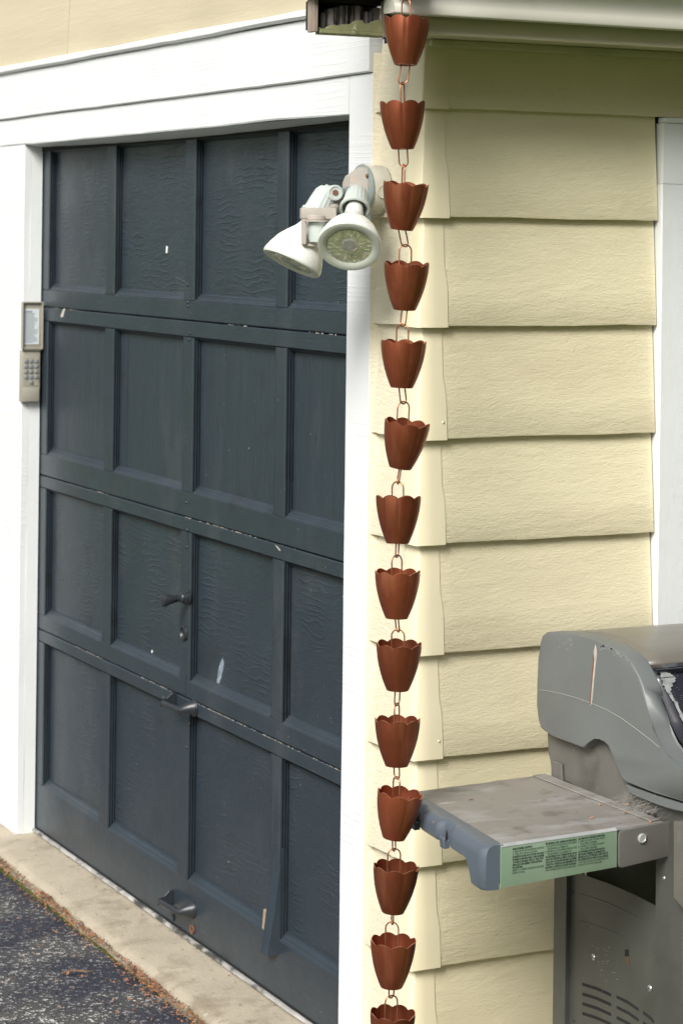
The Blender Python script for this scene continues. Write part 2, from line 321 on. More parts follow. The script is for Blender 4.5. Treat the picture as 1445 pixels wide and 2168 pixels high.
# ================================================================== BUILDING
B = empty('garage', (0, 0, 0)); tag(B, 'cream clapboard garage wall and corner with white door casing and eave', 'garage')
ZB = [.10, .322, .541, .767, .989, 1.223, 1.446, 1.686, 1.919, 2.151, 2.30]
CAS = .581       # casing of the side window starts here
m = MB(); m.box((.001, .001, -.03), (6.0, .10, 2.30)); m.box((.001, .101, -.03), (.05, .20, 2.9)); m.build('sheathing', 'dark', B)
m = MB(); m.box((-.004, -.004, -.03), (6.0, .0005, .12)); m.box((-.004, .0006, -.03), (.0008, .20, .12)); m.build('foundation', 'concrete', B)
def off(z, z0, z1): return .021-.017*(z-z0)/(z1-z0)
def clap_s(x0, x1, z0, z1, ph):
    m = MB(); n = max(2, int((x1-x0)/.03)); rows = []
    for i in range(n+1):
        x = x0+(x1-x0)*i/n; j = wob((x, ph, 0), .0022, 6)+wob((x, ph, 5), .0012, 45); k = wob((x, ph+.37, 9.4), .0003, 5)
        t = z1+(.012 if z1 < 2.29 else 0); zz = [z0+j, z0+j+.003, z0+(t-z0)*.33, z0+(t-z0)*.66, t]
        ring = [(x, -.001, zz[0])]+[(x, -(off(z, z0, z1)+(k if 0 < q < 4 else 0)+(-.0015 if q == 0 else 0)), z) for q, z in enumerate(zz)]+[(x, -.001, t)]
        rows.append(ring)
    m.grid(rows, True); m.poly(rows[0]); m.poly(rows[-1][::-1]); return m
for i in range(len(ZB)-1):
    z0, z1 = ZB[i], ZB[i+1]
    if z1 > 2.2: clap_s(.030, 4.0, z0, z1, i*3.3).build('clapboard', 'siding', B, smooth=30)
    if z1 < 2.2: clap_s(.030, CAS-.004, z0, z1, i*3.3).build('clapboard', 'siding', B, smooth=30)
    if z1 < 2.2: clap_s(1.62, 4.0, z0, z1, i*3.3+50).build('clapboard', 'siding', B, smooth=30)
    if z1 < .95: clap_s(CAS+.0, 1.618, z0, z1, i*5).build('clapboard', 'siding', B, smooth=30)
    # short boards between corner and door casing
    m = MB(); rows = []
    for k in range(9):
        y = .030+.168*k/8; j = wob((k*.2, i, 3), .003, 4)-.004*k/8; t = z1+(.012 if z1 < 2.29 else 0)
        rows.append([(-.001, y, z0+j), (-.021, y, z0+j+.002), (-.0205, y, z0+.01), (-.0125, y, (z0+t)/2), (-.004, y, t), (-.001, y, t)])
    m.grid(rows, True); m.poly(rows[0]); m.poly(rows[-1][::-1]); m.build('clapboard', 'siding_g', B, smooth=30)
    # folded metal corner caps with the jogged edge
    m = MB(); rr = random.Random(i)
    fr = [0, .02, .36, .46, .55, 1.0]; wd = [.050, .050, .050, .048, .044, .043]; e = .0016; rows = []
    if z1 > 2.2: wd = [.045]*6
    for f, wv in zip(fr, wd):
        z = z0-.003+(z1-z0+.002)*f; o_ = off(max(z, z0), z0, z1)+e; c = .0035; wv += rr.uniform(-.0008, .0008)
        rows.append([(-o_, .05, z), (-o_, .02, z), (-o_, -o_+c, z), (-o_+c*.4, -o_+c*.4, z), (-o_+c, -o_, z), (.02, -o_, z), (wv-.001, -o_, z), (wv, -o_+.0018, z)])
    m.grid(rows)
    m.grid([rows[0], [(max(p[0], -.016)+.004 if p[0] < 0 else p[0], max(p[1], -.016)+.006, p[2]+.002) for p in rows[0]]])
    m.build('corner_cap', 'cap', B, smooth=50)
    if i in (3, 6):
        m = MB(); zn = z0+.035
        m.lathe([(.0001, .0016), (.002, .0014), (.0038, 0)], V((.040, -off(zn, z0, z1)-.0022, zn)), (0, -1, 0), 10); m.build('nail_head', 'cap', B, smooth=60)
# gable boards above the door header
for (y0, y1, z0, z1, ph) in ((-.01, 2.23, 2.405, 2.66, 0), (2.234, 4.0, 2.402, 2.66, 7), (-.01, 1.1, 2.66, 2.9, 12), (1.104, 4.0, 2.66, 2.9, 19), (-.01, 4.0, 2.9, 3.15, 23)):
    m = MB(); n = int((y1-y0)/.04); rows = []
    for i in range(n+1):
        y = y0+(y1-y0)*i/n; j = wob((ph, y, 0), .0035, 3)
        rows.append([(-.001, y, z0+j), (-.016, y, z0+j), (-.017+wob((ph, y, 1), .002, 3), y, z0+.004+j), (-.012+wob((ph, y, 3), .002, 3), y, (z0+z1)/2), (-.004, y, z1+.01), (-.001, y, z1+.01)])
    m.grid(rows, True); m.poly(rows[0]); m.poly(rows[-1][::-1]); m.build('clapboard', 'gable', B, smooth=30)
m = MB(); m.box((.001, -.001, 2.32), (.05, 5.0, 3.3)); m.build('gable_sheathing', 'dark', B)
# header: two boards and the drip cap; vertical casings; jambs
def wavebox(name, mt, x0, x1, y0, y1, z0, z1, amp=.0015, ph=0, n=60, bev=.003):
    m = MB(); rows = []; vert = (z1-z0) > (y1-y0)
    for i in range(n+1):
        t = i/n
        if vert:
            z = z0+(z1-z0)*t; a = wob((ph, z, 0), amp, 3)+wob((ph, z, 4), amp*.5, 22); b = wob((ph+7, z, 0), amp, 3)+wob((ph, z, 14), amp*.5, 22)
            rows.append([(x1, y0+a, z), (x0+bev, y0+a, z), (x0, y0+a+bev, z), (x0, y1+b-bev, z), (x0+bev, y1+b, z), (x1, y1+b, z)])
        else:
            y = y0+(y1-y0)*t; a = wob((ph, y, 0), amp, 2)+wob((ph, y, 4), amp*.5, 22); b = wob((ph+7, y, 0), amp, 2)+wob((ph, y, 14), amp*.4, 22)
            rows.append([(x1, y, z0+a), (x0+bev, y, z0+a), (x0, y, z0+a+bev), (x0, y, z1+b-bev), (x0+bev, y, z1+b), (x1, y, z1+b)])
    m.grid(rows, True); m.poly(rows[0]); m.poly(rows[-1][::-1]); return m.build(name, mt, B, smooth=35)
wavebox('header_board', 'white', -.034, -.001, .203, 4.2, 2.236, 2.378, .0025, 3)
wavebox('header_board', 'white', -.025, -.001, .3205, 4.2, 2.150, 2.2355, .004, 8)
wavebox('drip_cap', 'white', -.048, -.001, .195, 4.2, 2.3785, 2.401, .003, 12, bev=.006)
wavebox('door_casing', 'white', -.025, -.001, .201, .3195, -.005, 2.2355, .0018, 21, 90)
wavebox('door_casing', 'white', -.025, -.001, 2.601, 2.90, .005, 2.1495, .003, 31, 60)
m = MB(); rows = []            # lumpy caulk between casing and boards
for i in range(101):
    z = .0+2.28*i/100; k = abs(wob((5, z, 0), .010, 6)); rows.append([(-.0255, .2005, z), (-.0215, .199-.2*k, z), (-.014-k*.4, .194-.8*k, z), (-.004, .188-k, z), (-.004, .2005, z)])
m.grid(rows); m.build('caulk', 'siding_g', B, smooth=60)
m = MB(); m.box((-.0005, .2, -.005), (.10, .3185, 2.15)); m.build('door_jamb', 'white_j', B)
m = MB(); m.box((-.0005, 2.600, .005), (.036, 2.72, 2.149)); m.build('door_jamb', 'white_j', B)
wl = MB(); rows = []            # head jamb underside, bowed downwards in the middle
for i in range(61):
    y = .319+2.28*i/60; s = -.010*math.sin(math.pi*i/60)+wob((2, y, 0), .0015, 8); rows.append([(-.0245, y, 2.1495), (-.010, y, 2.1490+s*.3), (.0, y, 2.146+s*.6), (.033, y, 2.144+s), (.034, y, 2.1495)])
wl.grid(rows, True); wl.build('head_jamb', 'white_j', B, smooth=30)
m = MB(); m.box((.034, .20, 2.13), (.10, 2.7, 2.3)); m.box((.12, .1, 0), (.14, 2.9, 2.3)); m.build('door_backing', 'dark', B)
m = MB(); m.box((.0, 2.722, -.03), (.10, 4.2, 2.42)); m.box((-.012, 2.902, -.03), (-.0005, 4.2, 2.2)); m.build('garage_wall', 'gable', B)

# eave along the side wall
EY = -.25
m = MB(); m.box((-.225, EY+.012, 2.297), (6.0, .0, 2.309)); m.build('soffit', 'eave', B)
m = MB(); m.box((-.21, EY, 2.286), (6.0, EY+.014, 2.42)); m.box((-.21, EY-.004, 2.283), (6.0, EY+.006, 2.289), .001); m.build('fascia', 'eave', B, smooth=30)
m = MB(); m.box((.0, -.024, 2.281), (6, -.0012, 2.2965), .003); m.build('frieze_trim', 'eave', B, smooth=30)
# gutter, open K profile from x=-.225
prof = [(-.255+(y+.225)*.42, z) for y, z in [(-.225, 2.40), (-.225, 2.322), (-.233, 2.318), (-.300, 2.318), (-.326, 2.318), (-.330, 2.321), (-.331, 2.334), (-.327, 2.337), (-.318, 2.345), (-.314, 2.357), (-.322, 2.372), (-.340, 2.380), (-.348, 2.385), (-.348, 2.410), (-.342, 2.414), (-.338, 2.408)]]
m = MB(); m.grid([[(x, y, z) for y, z in prof] for x in [-.232+i*.25 for i in range(26)]]); gut = m.build('gutter', 'gutter', B, smooth=35)
sm = gut.modifiers.new('s', 'SOLIDIFY'); sm.thickness = .0012
m = MB(); m.prism([(-.2335, y, z) for y, z in prof[1:-2]]+[(-.2335, -.256, 2.40)], (.0012, 0, 0)); m.build('gutter_end', 'gutter', B)
# rake return box with the rotten corner
m = MB(); m.box((-.385, EY-.002, 2.276), (-.376, -.222, 2.345), .001); m.build('return_end_board', 'oldwood', B)
m = MB(); m.box((-.352, EY+.010, 2.276), (-.212, -.19, 2.284)); m.box((-.371, EY-.001, 2.274), (-.213, EY+.016, 2.281), .001); m.build('return_soffit', 'mossy', B)
m = MB(); top = []; n = 46
for i in range(n+1):
    x = -.3715+.138*i/n; t = i/n; h = 2.287+.022*max(0, t-.10)*1.0+wob((x, 0, 1), .010, 40)+wob((x, 0, 3), .004, 160)
    top.append((x, EY, max(2.283, min(h, 2.318))))
pts = [(x, y, z) for x, y, z in top]; m.prism([(-.3715, EY, 2.2815)]+pts+[(-.2335, EY, 2.2815)], (0, .012, 0)); m.build('return_board', 'mossy', B)
m = MB(); rr = random.Random(5)         # splintered blocks of the rotten rafter end
x = -.358
while x < -.236:
    wdt = rr.uniform(.006, .014); zt = 2.336-rr.uniform(0, .012)-(.010 if x < -.345 else 0); y0 = EY+.014+rr.uniform(0, .008)
    m.box((x, y0, 2.284), (x+wdt, y0+.03, zt), .002, 1); x += wdt+rr.uniform(.0006, .0022)
m.build('rotten_rafter', 'rot', B, smooth=30)
m = MB(); m.box((-.372, EY+.05, 2.284), (-.22, EY+.056, 2.36)); m.box((-.372, EY+.02, 2.338), (-.22, EY+.05, 2.35)); m.box((-.3755, EY+.004, 2.283), (-.3725, EY+.056, 2.34)); m.build('return_cavity', 'dark', B)
m = MB(); m.box((-.2325, EY-.004, 2.272), (-.2225, EY+.010, 2.345), .001); m.build('return_corner_strip', 'oldwood', B)
# ragged underlayment then the white rake board rising towards the ridge
m = MB(); rows = []
for i in range(41):
    x = -.405+.195*i/40; z = 2.346+wob((x, 2, 0), .010, 14)+wob((x, 2, 5), .003, 70); rows.append([(x, EY-.020, z), (x, EY-.004, z+.004), (x, EY+.03, z+.006), (x, EY+.03, z+.009), (x, EY-.020, z+.0035)])
m.grid(rows, True); m.box((-.4055, EY-.021, 2.345), (-.4035, EY-.017, 2.356)); m.build('torn_flashing', 'dark', B)
SL = .85
def slope_box(x0, x1, y0, y1, z0, z1):
    return [(x0, y0, z0), (x1, y0, z0), (x1, y0, z1), (x0, y0, z1)], (0, y1-y0, (y1-y0)*SL)
for nm, mt, a in (('rake_board', 'white', (-.408, -.215, EY-.024, -.10, 2.352, 2.46)), ('rake_soffit', 'eave', (-.13, -.018, .0, 4.6, 2.56, 2.57))):
    p, vv = slope_box(*a); m = MB(); m.prism(p, vv); m.build(nm, mt, B)
m = MB()
for a in ((-.43, -.1405, -.375, -.06, 2.43, 2.46), (-.14, 6.0, -.375, 4.7, 2.43, 2.46)): p, vv = slope_box(*a); m.prism(p, vv)
m.build('roof', 'shingle', B)
p, vv = slope_box(-.138, -.122, -.06, 4.6, 2.45, 2.56); m = MB(); m.prism(p, vv); m.build('rake_board', 'white', B)
m = MB(); m.box((-.232, -.375, 2.352), (-.213, -.253, 2.44), .001); m.build('rake_end', 'oldwood', B)

# side window at the right edge of the view
W = empty('window', (CAS, 0, 1.5)); tag(W, 'white cased window in the side wall beside the grill', 'window')
def cas_v(x0, x1, z0, z1, y0=-.030, ph=0):
    m = MB(); rows = []
    for i in range(41):
        z = z0+(z1-z0)*i/40; a = wob((ph, z, 0), .0016, 5); rows.append([(x0+a, -.001, z), (x0+a, y0+.003, z), (x0+.003+a, y0, z), (x1-.003, y0, z), (x1, y0+.003, z), (x1, -.001, z)])
    m.grid(rows, True); m.poly(rows[0]); m.poly(rows[-1][::-1]); return m
cas_v(CAS, CAS+.11, .94, 2.0, ph=1).build('casing', 'white_j', W, smooth=35)
cas_v(1.50, 1.61, .94, 2.0, ph=2).build('casing', 'white_j', W, smooth=35)
m = MB(); m.box((CAS+.002, -.031, 2.0004), (1.61, -.001, 2.136), .002); m.build('head_casing', 'white_j', W, smooth=30)
m = MB(); m.box((CAS+.006, -.036, 2.1365), (1.60, -.001, 2.149), .003); m.build('cap_strip', 'white_j', W, smooth=30)
m = MB(); m.box((CAS-.02, -.05, .915), (1.63, -.001, .9395), .004); m.build('sill', 'white_j', W, smooth=30)
sa = MB()
for a, b in (((.707, -.018, .94), (.76, -.001, 2.0)), ((1.447, -.018, .94), (1.499, -.001, 2.0)), ((.761, -.0175, 1.94), (1.446, -.001, 2.0)), ((.761, -.0175, .94), (1.446, -.001, 1.01)), ((.761, -.0175, 1.44), (1.446, -.001, 1.49))): sa.box(a, b)
sa.build('sash', 'white_j', W)
for z0, z1 in ((1.011, 1.439), (1.491, 1.939)):
    m = MB(); m.box((.761, -.006, z0), (1.446, -.0015, z1)); m.build('pane', 'glass', W)

# ================================================================== GARAGE DOOR
D = .040; DP = .0215
G = empty('garage_door', (D, 1.4, 0)); tag(G, 'slate grey panelled sectional garage door with white seams and lift handles', 'garage door')
SEAM = [.022, .598, 1.122, 1.646, 2.17]
RB = [(.166, .598-.036), (.598+.090, 1.122-.040), (1.122+.066, 1.646-.045), (1.646+.054, 2.147)]   # recess bottom and top per section
RB = [(.163, .598+.006), (.690, 1.083), (1.190, 1.602), (1.700, 2.132)]
ZS = [(.022, .640), (.6425, 1.120), (1.1225, 1.6445), (1.647, 2.175)]
STI = [(2.545, 2.624), (1.969, 2.036), (1.370, 1.437), (.783, .842), (.190, .250)]
def stile(y0, y1, z0, z1, f=None, n=14, ph=0):
    m = MB(); rows = []
    for i in range(n+1):
        t = i/n; z = z0+(z1-z0)*t; dx, dy = f(z) if f else (0, 0)
        a = wob((ph, z, 0), .0008, 20); rows.append([(D+DP+.002, y0, z), (D+.002+dx, y0+dy+a, z), (D+dx, y0+dy+.002+a, z), (D+dx, y1+dy-.002, z), (D+.002+dx, y1+dy, z), (D+DP+.002, y1, z)])
    m.grid(rows, True); m.poly(rows[0]); m.poly(rows[-1][::-1]); return m
for si in range(4):
    z0, z1 = ZS[si]; rb, rt = RB[si]
    sec = MB(); sec.box((D+DP+.0005, .18, z0), (D+.036, 2.634, z1)); sec = sec.build('door_section', 'rubber', G)
    for a, b, nn in ((z0, rb, 0), (rt, z1, 1)):
        m = MB(); rows = []; n = 90
        for i in range(n+1):
            y = .18+2.454*i/n; j = wob((si*3+nn, y, 0), .0010, 5); k1 = wob((si+nn, y, 7), .0009, 40)
            lo_, hi_ = a+(k1 if nn == 1 else abs(k1)), b+(-abs(k1) if nn == 1 else 0)
            rows.append([(D+DP+.002, y, lo_), (D+.003, y, lo_), (D+j*.6, y, lo_+.003), (D+j*.6, y, hi_-.0025), (D+.0025, y, hi_), (D+DP+.002, y, hi_)])
        m.grid(rows, True); m.poly(rows[0]); m.poly(rows[-1][::-1]); m.build('rail', 'door_rail', sec, smooth=35)
    for ci, (y0, y1) in enumerate(STI):
        if si == 0 and ci == 3:      # the sprung stile, kicked out at its foot
            def kick(z):
                t = max(0, (.40-z)/.25); return (-.021*t**1.5, .010*t)
            stile(y0, y1-.018, .150, rt, kick, 26, 5).build('stile', 'door_rail', sec, smooth=35, label='grey stile broken loose and kicked outward at its foot')
            m = MB(); rows = []
            for i in range(15):
                z = .125+.26*i/14; t = max(0, (.40-z)/.25); rows.append([(D+DP, y0-.006, z), (D-.027*t**1.5+.004, y0-.006+.010*t, z), (D-.029*t**1.5+.004, y0-.003+.010*t, z), (D-.004-.024*t**1.5, y0+.022+.010*t, z), (D+DP, y0+.022, z)])
            m.grid(rows, True); m.poly(rows[0]); m.poly(rows[-1][::-1]); m.build('split_strip', 'door_rail', sec, smooth=35)
            m = MB(); m.prism([(D-.002, y1+.010, .158), (D-.002, y1+.034, .166), (D-.002, y1+.031, .185), (D-.002, y1+.027, .214), (D-.002, y1+.020, .208)], (.012, 0, 0)); m.build('splinter', 'bare', sec)
            stile(y1-.0165, y1, .167, rt, None, 14, 9).build('stile_edge', 'door_rail', sec, smooth=35)
            continue
        stile(y0, y1, rb+.0005, rt-.0005, None, 14, ci+si*7).build('stile', 'door_rail', sec, smooth=35)
    for ci in range(4):
        ya, yb = STI[ci+1][1]+.0005, STI[ci][0]-.0005; za, zb = rb+.0005, rt-.0005
        m = MB(); m.box((D+DP-.0015, ya+.004, za+.004), (D+DP+.0004, yb-.004, zb-.004)); m.build('panel', 'door_vert' if si == 2 else 'door_wave', sec)
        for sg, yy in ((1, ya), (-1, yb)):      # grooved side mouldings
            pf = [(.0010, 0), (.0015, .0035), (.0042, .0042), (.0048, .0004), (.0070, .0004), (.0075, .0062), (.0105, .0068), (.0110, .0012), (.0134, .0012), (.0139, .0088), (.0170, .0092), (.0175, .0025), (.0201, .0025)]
            m = MB(); m.grid([[(D+d, yy+sg*q, z) for d, q in pf] for z in (za, zb)]); m.build('side_moulding', 'door_mould_shaded', sec)
        pf = [(.0012, 0), (.0030, .0030), (.0065, .0055), (.0072, .0080), (.0150, .0145), (.0158, .0170), (.0201, .0190)]
        m = MB(); m.grid([[(D+d, y, za+q) for d, q in pf] for y in (ya+.009, yb-.009)]); m.build('sill_moulding', 'door_rail', sec)
        m = MB(); m.grid([[(D+d, y, zb-q*.5) for d, q in pf] for y in (ya+.009, yb-.009)]); m.build('top_moulding', 'door_mould_shaded', sec)
# paint worn off along the seams
def onD(px, py, x=D): return ax_(px, py, x)
m = MB(); rr = random.Random(11)
for (zs, segs) in ((.6412, ((2.25, 2.02, .65), (1.72, 1.50, .75), (1.34, .98, .9), (.98, .40, .5))), (1.1213, ((2.15, 2.0, .25), (1.42, 1.22, .35), (1.21, .98, .75), (.95, .7, .15))), (1.6457, ((2.50, 2.28, .6), (1.15, 1.0, .3), (.65, .45, .4)))):
    for ya, yb, pr in segs:
        y = ya
        while y > yb:
            l = rr.uniform(.002, .009)
            if rr.random() < pr: hh = rr.uniform(.0005, .0016); m.poly([(D-.0007, y, zs-hh), (D-.0007, y-l, zs-hh*rr.uniform(.3, 1)), (D-.0007, y-l*.9, zs+hh*rr.uniform(.4, 1)), (D-.0007, y-.1*l, zs+hh)])
            y -= l*rr.uniform(1, 1.8)
m.build('chipped_paint', 'chip', G, kind='stuff')
m = MB(); rr = random.Random(21)       # pale flecks over the door
for i in range(480):
    y = rr.uniform(.4, 2.55); z = rr.uniform(.05, 2.1)**1.0; s = rr.uniform(.0005, .0014)*(1.6 if rr.random() < .08 else 1); on = any(a < y < b for a, b in STI) or not any(a < z < b for a, b in RB)
    x = D-.0006 if on else D+DP-.0021
    m.poly([(x, y-s, z), (x, y, z-s*1.4), (x, y+s, z), (x, y, z+s*1.2)])
m.build('paint_flecks', 'chip', G, kind='stuff')
def splash(name, mt, pts, x): 
    m = MB(); m.prism([ax_(px, py, x) for px, py in pts], (.0006, 0, 0)); return m.build(name, mt, G)
XP = D+DP-.0024
splash('splash_mark', 'splash', [(471, 1393), (474, 1404), (472, 1420), (468, 1434), (464, 1448), (463, 1458), (460, 1454), (457, 1450), (460, 1436), (462, 1420), (466, 1404)], XP)
splash('splash_mark', 'chalk', [(460, 1458), (462, 1470), (460, 1480), (458, 1470)], XP)
splash('splash_mark', 'chalk', [(455, 1452), (457, 1460), (455, 1467), (453, 1461)], XP)
splash('splash_mark', 'chalk', [(352, 520), (355, 523), (354, 536), (351, 535)], XP)
splash('splash_mark', 'chip', [(130, 672), (128, 670), (134, 654), (139, 653), (137, 659), (134, 671)], D-.0008)
splash('splash_mark', 'chip', [(582, 1154), (587, 1157), (594, 1166), (590, 1165)], D-.0008)
splash('splash_mark', 'chalk', [(321, 1376), (324, 1378), (322, 1383), (320, 1380)], XP)
# black groove in the second panel of the third section
m = MB(); p = ax_(270, 860, XP); m.box((XP+.0003, p.y-.0008, 1.20), (XP+.0008, p.y+.0008, 1.595)); m.build('panel_joint', 'dark', G)
# cracks in the centre stile
for pts in (((397, 1120), (396, 1135), (398, 1150), (395, 1163)), ((394, 1428), (392, 1450), (394, 1470), (392, 1478))):
    m = MB(); q = [ax_(px, py, D-.0006) for px, py in pts]; m.prism([v+V((0, .0012, 0)) for v in q]+[v-V((0, .0012, 0)) for v in q[::-1]], (.0004, 0, 0)); m.build('crack', 'dark', G)
# bolts and screws
for px, py in ((397, 603), (398, 648), (400, 719), (402, 705), (394, 1064), (396, 1122), (396, 1158), (401, 1532), (396, 1582), (397, 640)):
    c = ax_(px, py, D-.0006); m = MB(); m.lathe([(.0001, .0030), (.003, .0026), (.0048, .0012), (.0052, 0)], c, (-1, 0, 0), 12); m.build('bolt', 'hardware', G, smooth=60)
c = ax_(391, 1340, D-.001)
m = MB(); m.lathe([(.0001, .0015), (.012, .0015), (.0135, .0035), (.0165, .0075), (.0195, .0065), (.021, 0)], c, (-1, 0, 0), 28); lk = m.build('lock_cylinder', 'hardware', G, smooth=40)
m = MB(); m.box(c+V((-.004, -.0012, -.005)), c+V((-.0028, .0012, .005))); m.build('keyhole', 'dark', lk)
# turning handle
c = ax_(399, 1265, D-.001)
m = MB(); m.lathe([(.020, 0), (.020, .004), (.016, .005), (.0155, .009), (.0175, .010), (.0165, .014), (.013, .015), (.0125, .019), (.0145, .020), (.012, .024), (.009, .025), (.008, .034)], c, (-1, 0, 0), 24); th = m.build('turn_handle', 'hardware', G, smooth=40)
m = MB(); prof = []
for h, ry, rz in ((.030, .009, .009), (.036, .010, .0095), (.044, .013, .011), (.056, .015, .014), (.066, .016, .018), (.073, .014, .017), (.076, .006, .009)):
    prof.append([V((c.x-h, c.y+ry*math.cos(a*math.pi/6)+.003, c.z-.002+rz*math.sin(a*math.pi/6)-(h-.03)*.06)) for a in range(12)])
m.grid(prof, True); m.poly(prof[-1]); m.build('lever', 'hardware', th, smooth=30)
# lift handles: pressed strap with round ears and a rolled grip
def lift_handle(near, far, lab):
    # near: the round ear nearest the corner; far: the plain ear; a rolled grip stands 4 cm off the door between them
    P_ = .038; g0 = V((near.x-P_, near.y+.012, near.z-.006)); g1 = V((far.x-P_, far.y-.002, (far.z+near.z)/2-.010))
    m = MB(); m.tube([g1+V((0, .004, 0)), g1, g0, g0+V((.004, -.006, .001)), V((near.x-.026, near.y+.002, near.z-.002)), V((near.x-.013, near.y-.001, near.z)), V((near.x-.0045, near.y-.002, near.z))], [.0080, .0085, .0085, .0095, .0125, .0175, .0215], 20)
    o = m.build('lift_handle', 'hardware', G, smooth=50, label=lab)
    m = MB(); m.lathe([(.0235, 0), (.0235, .003), (.022, .005), (.0001, .005)], V((near.x-.0006, near.y-.002, near.z)), (-1, 0, 0), 28); m.build('ear', 'hardware', o, smooth=40)
    m = MB(); zc_ = (far.z+near.z)/2-.010
    m.prism([V((far.x-P_-.009, far.y, zc_-.009)), V((far.x-P_-.007, far.y, zc_+.008)), V((far.x-P_*.7, far.y, zc_+.012)), V((far.x-P_*.35, far.y, zc_+.026)), V((far.x-.001, far.y, zc_+.030)), V((far.x-.001, far.y, zc_-.014)), V((far.x-P_*.6, far.y, zc_-.006))], (0, .0025, 0), .0006, 1); m.build('ear', 'hardware', o)
    m = MB(); m.prism([V((far.x-.0035, far.y+.002, zc_-.014)), V((far.x-.0035, far.y+.002, zc_+.028)), V((far.x-.0035, far.y+.020, zc_+.012)), V((far.x-.0035, far.y+.020, zc_-.008))], (.003, 0, 0), .0008, 1); m.build('ear_plate', 'hardware', o)
lift_handle(ax_(412, 1498, D), ax_(374, 1478, D), 'dark lift handle on the seam in the middle of the door')
lift_handle(ax_(408, 1925, D), ax_(368, 1898, D), 'dark lift handle on the bottom rail')
m = MB(); c = ax_(408, 1968, D-.001); m.lathe([(.007, 0), (.007, .003), (.012, .004), (.012, 0)], c, (-1, 0, 0), 14); m.build('washer', 'rust', G, smooth=40)
m = MB(); c = ax_(366, 1942, D-.001); m.lathe([(.0001, .004), (.006, .004), (.011, .002), (.011, 0)], c, (-1, 0, 0), 14); m.build('washer', 'hardware', G, smooth=40)
m = MB(); rows = []
for i in range(120):
    y = .18+2.43*i/119; j = wob((1, y, 0), .002, 12); rows.append([(D-.004+j, y, .020), (D-.010+j, y, .019), (D-.012+j, y, .012), (D-.002, y, .008), (D+.01, y, .02)])
m.grid(rows); m.build('bottom_seal', 'seal', G, smooth=40)
m = MB(); m.box((D-.004, .18, .0075), (D+.03, 2.63, .0215)); m.build('seal_gasket', 'rubber', G)

# ================================================================== KEYPAD on the far jamb
KY = 2.600
kc = V((-.002, KY, 1.43)); K = empty('keypad', kc); tag(K, 'beige garage keypad with flipped up lid on the far white jamb', 'keypad')
m = MB(); m.box((-.032, KY-.022, 1.351), (.029, KY-.0005, 1.512), .003); kb = m.build('body', 'keybox', K, smooth=40)
m = MB(); m.box((-.029, KY-.0245, 1.352), (.026, KY-.0205, 1.395), .0015); m.build('battery_cover', 'keybox', K, smooth=40)
m = MB(); m.box((-.025, KY-.0228, 1.402), (.023, KY-.0215, 1.488)); m.build('key_field', 'keybox', K)
for r in range(5):
    for c_ in range(3):
        if r == 4 and c_ != 1: continue
        x = -.0175+c_*.0165; z = 1.478-r*.0165
        m = MB(); m.box((x-.0055, KY-.0262, z-.0055), (x+.0055, KY-.0225, z+.0055), .0012, 1); m.build('key', 'key', K, smooth=40)
lid = MB(); lid.box((-.034, KY-.026, 1.515), (.033, KY-.019, 1.662), .0015); 
for a, b in (((-.034, KY-.034, 1.515), (-.031, KY-.0255, 1.662)), ((.0295, KY-.034, 1.515), (.033, KY-.0255, 1.662)), ((-.0308, KY-.034, 1.6585), (.0293, KY-.0255, 1.662)), ((-.0308, KY-.030, 1.515), (.0293, KY-.0255, 1.522))): lid.box(a, b)
lid = lid.build('lid', 'keybox', K, smooth=40)
m = MB(); m.box((-.0295, KY-.0268, 1.530), (.022, KY-.0262, 1.640)); m.build('instruction_label', 'label', lid)
m = MB(); rr = random.Random(4)
for i in range(26):
    z = 1.634-i*.0039; l = rr.uniform(.03, .047); h = .0018 if i < 2 else .0011; m.box((-.0275, KY-.0273, z-h), (-.0275+l*(.8 if i < 2 else 1), KY-.0270, z))
m.build('label_print', 'ink', lid)
m = MB(); m.tube([(-.030, KY-.024, 1.513), (.029, KY-.024, 1.513)], .004, 10); m.build('hinge', 'keybox', K, smooth=40)

# ================================================================== FLOODLIGHT
c0 = ax_(806, 403, -.018)
F = empty('floodlight', c0); tag(F, 'weathered twin bulb floodlight on a round box at the door casing', 'floodlight')
m = MB(); m.lathe([(.053, 0), (.054, .004), (.0545, .040), (.052, .0455), (.0001, .0455)], c0, (-1, 0, 0), 48); jb = m.build('junction_box', 'box', F, smooth=40)
for a, zz in ((2.6, 0), ):
    m = MB(); m.lathe([(.0001, .0012), (.012, .0012), (.0125, .002), (.0145, .002), (.015, 0)], c0+V((-.022, -.0535, -.004)), (0, -1, 0), 20); m.build('conduit_plug', 'box', jb, smooth=40)
fc = c0+V((-.0465, 0, 0))
m = MB(); m.lathe([(.0555, -.003), (.0565, 0), (.0555, .003), (.0001, .0035)], fc, (-1, 0, 0), 48); m.build('gasket_plate', 'plate', F, smooth=40)
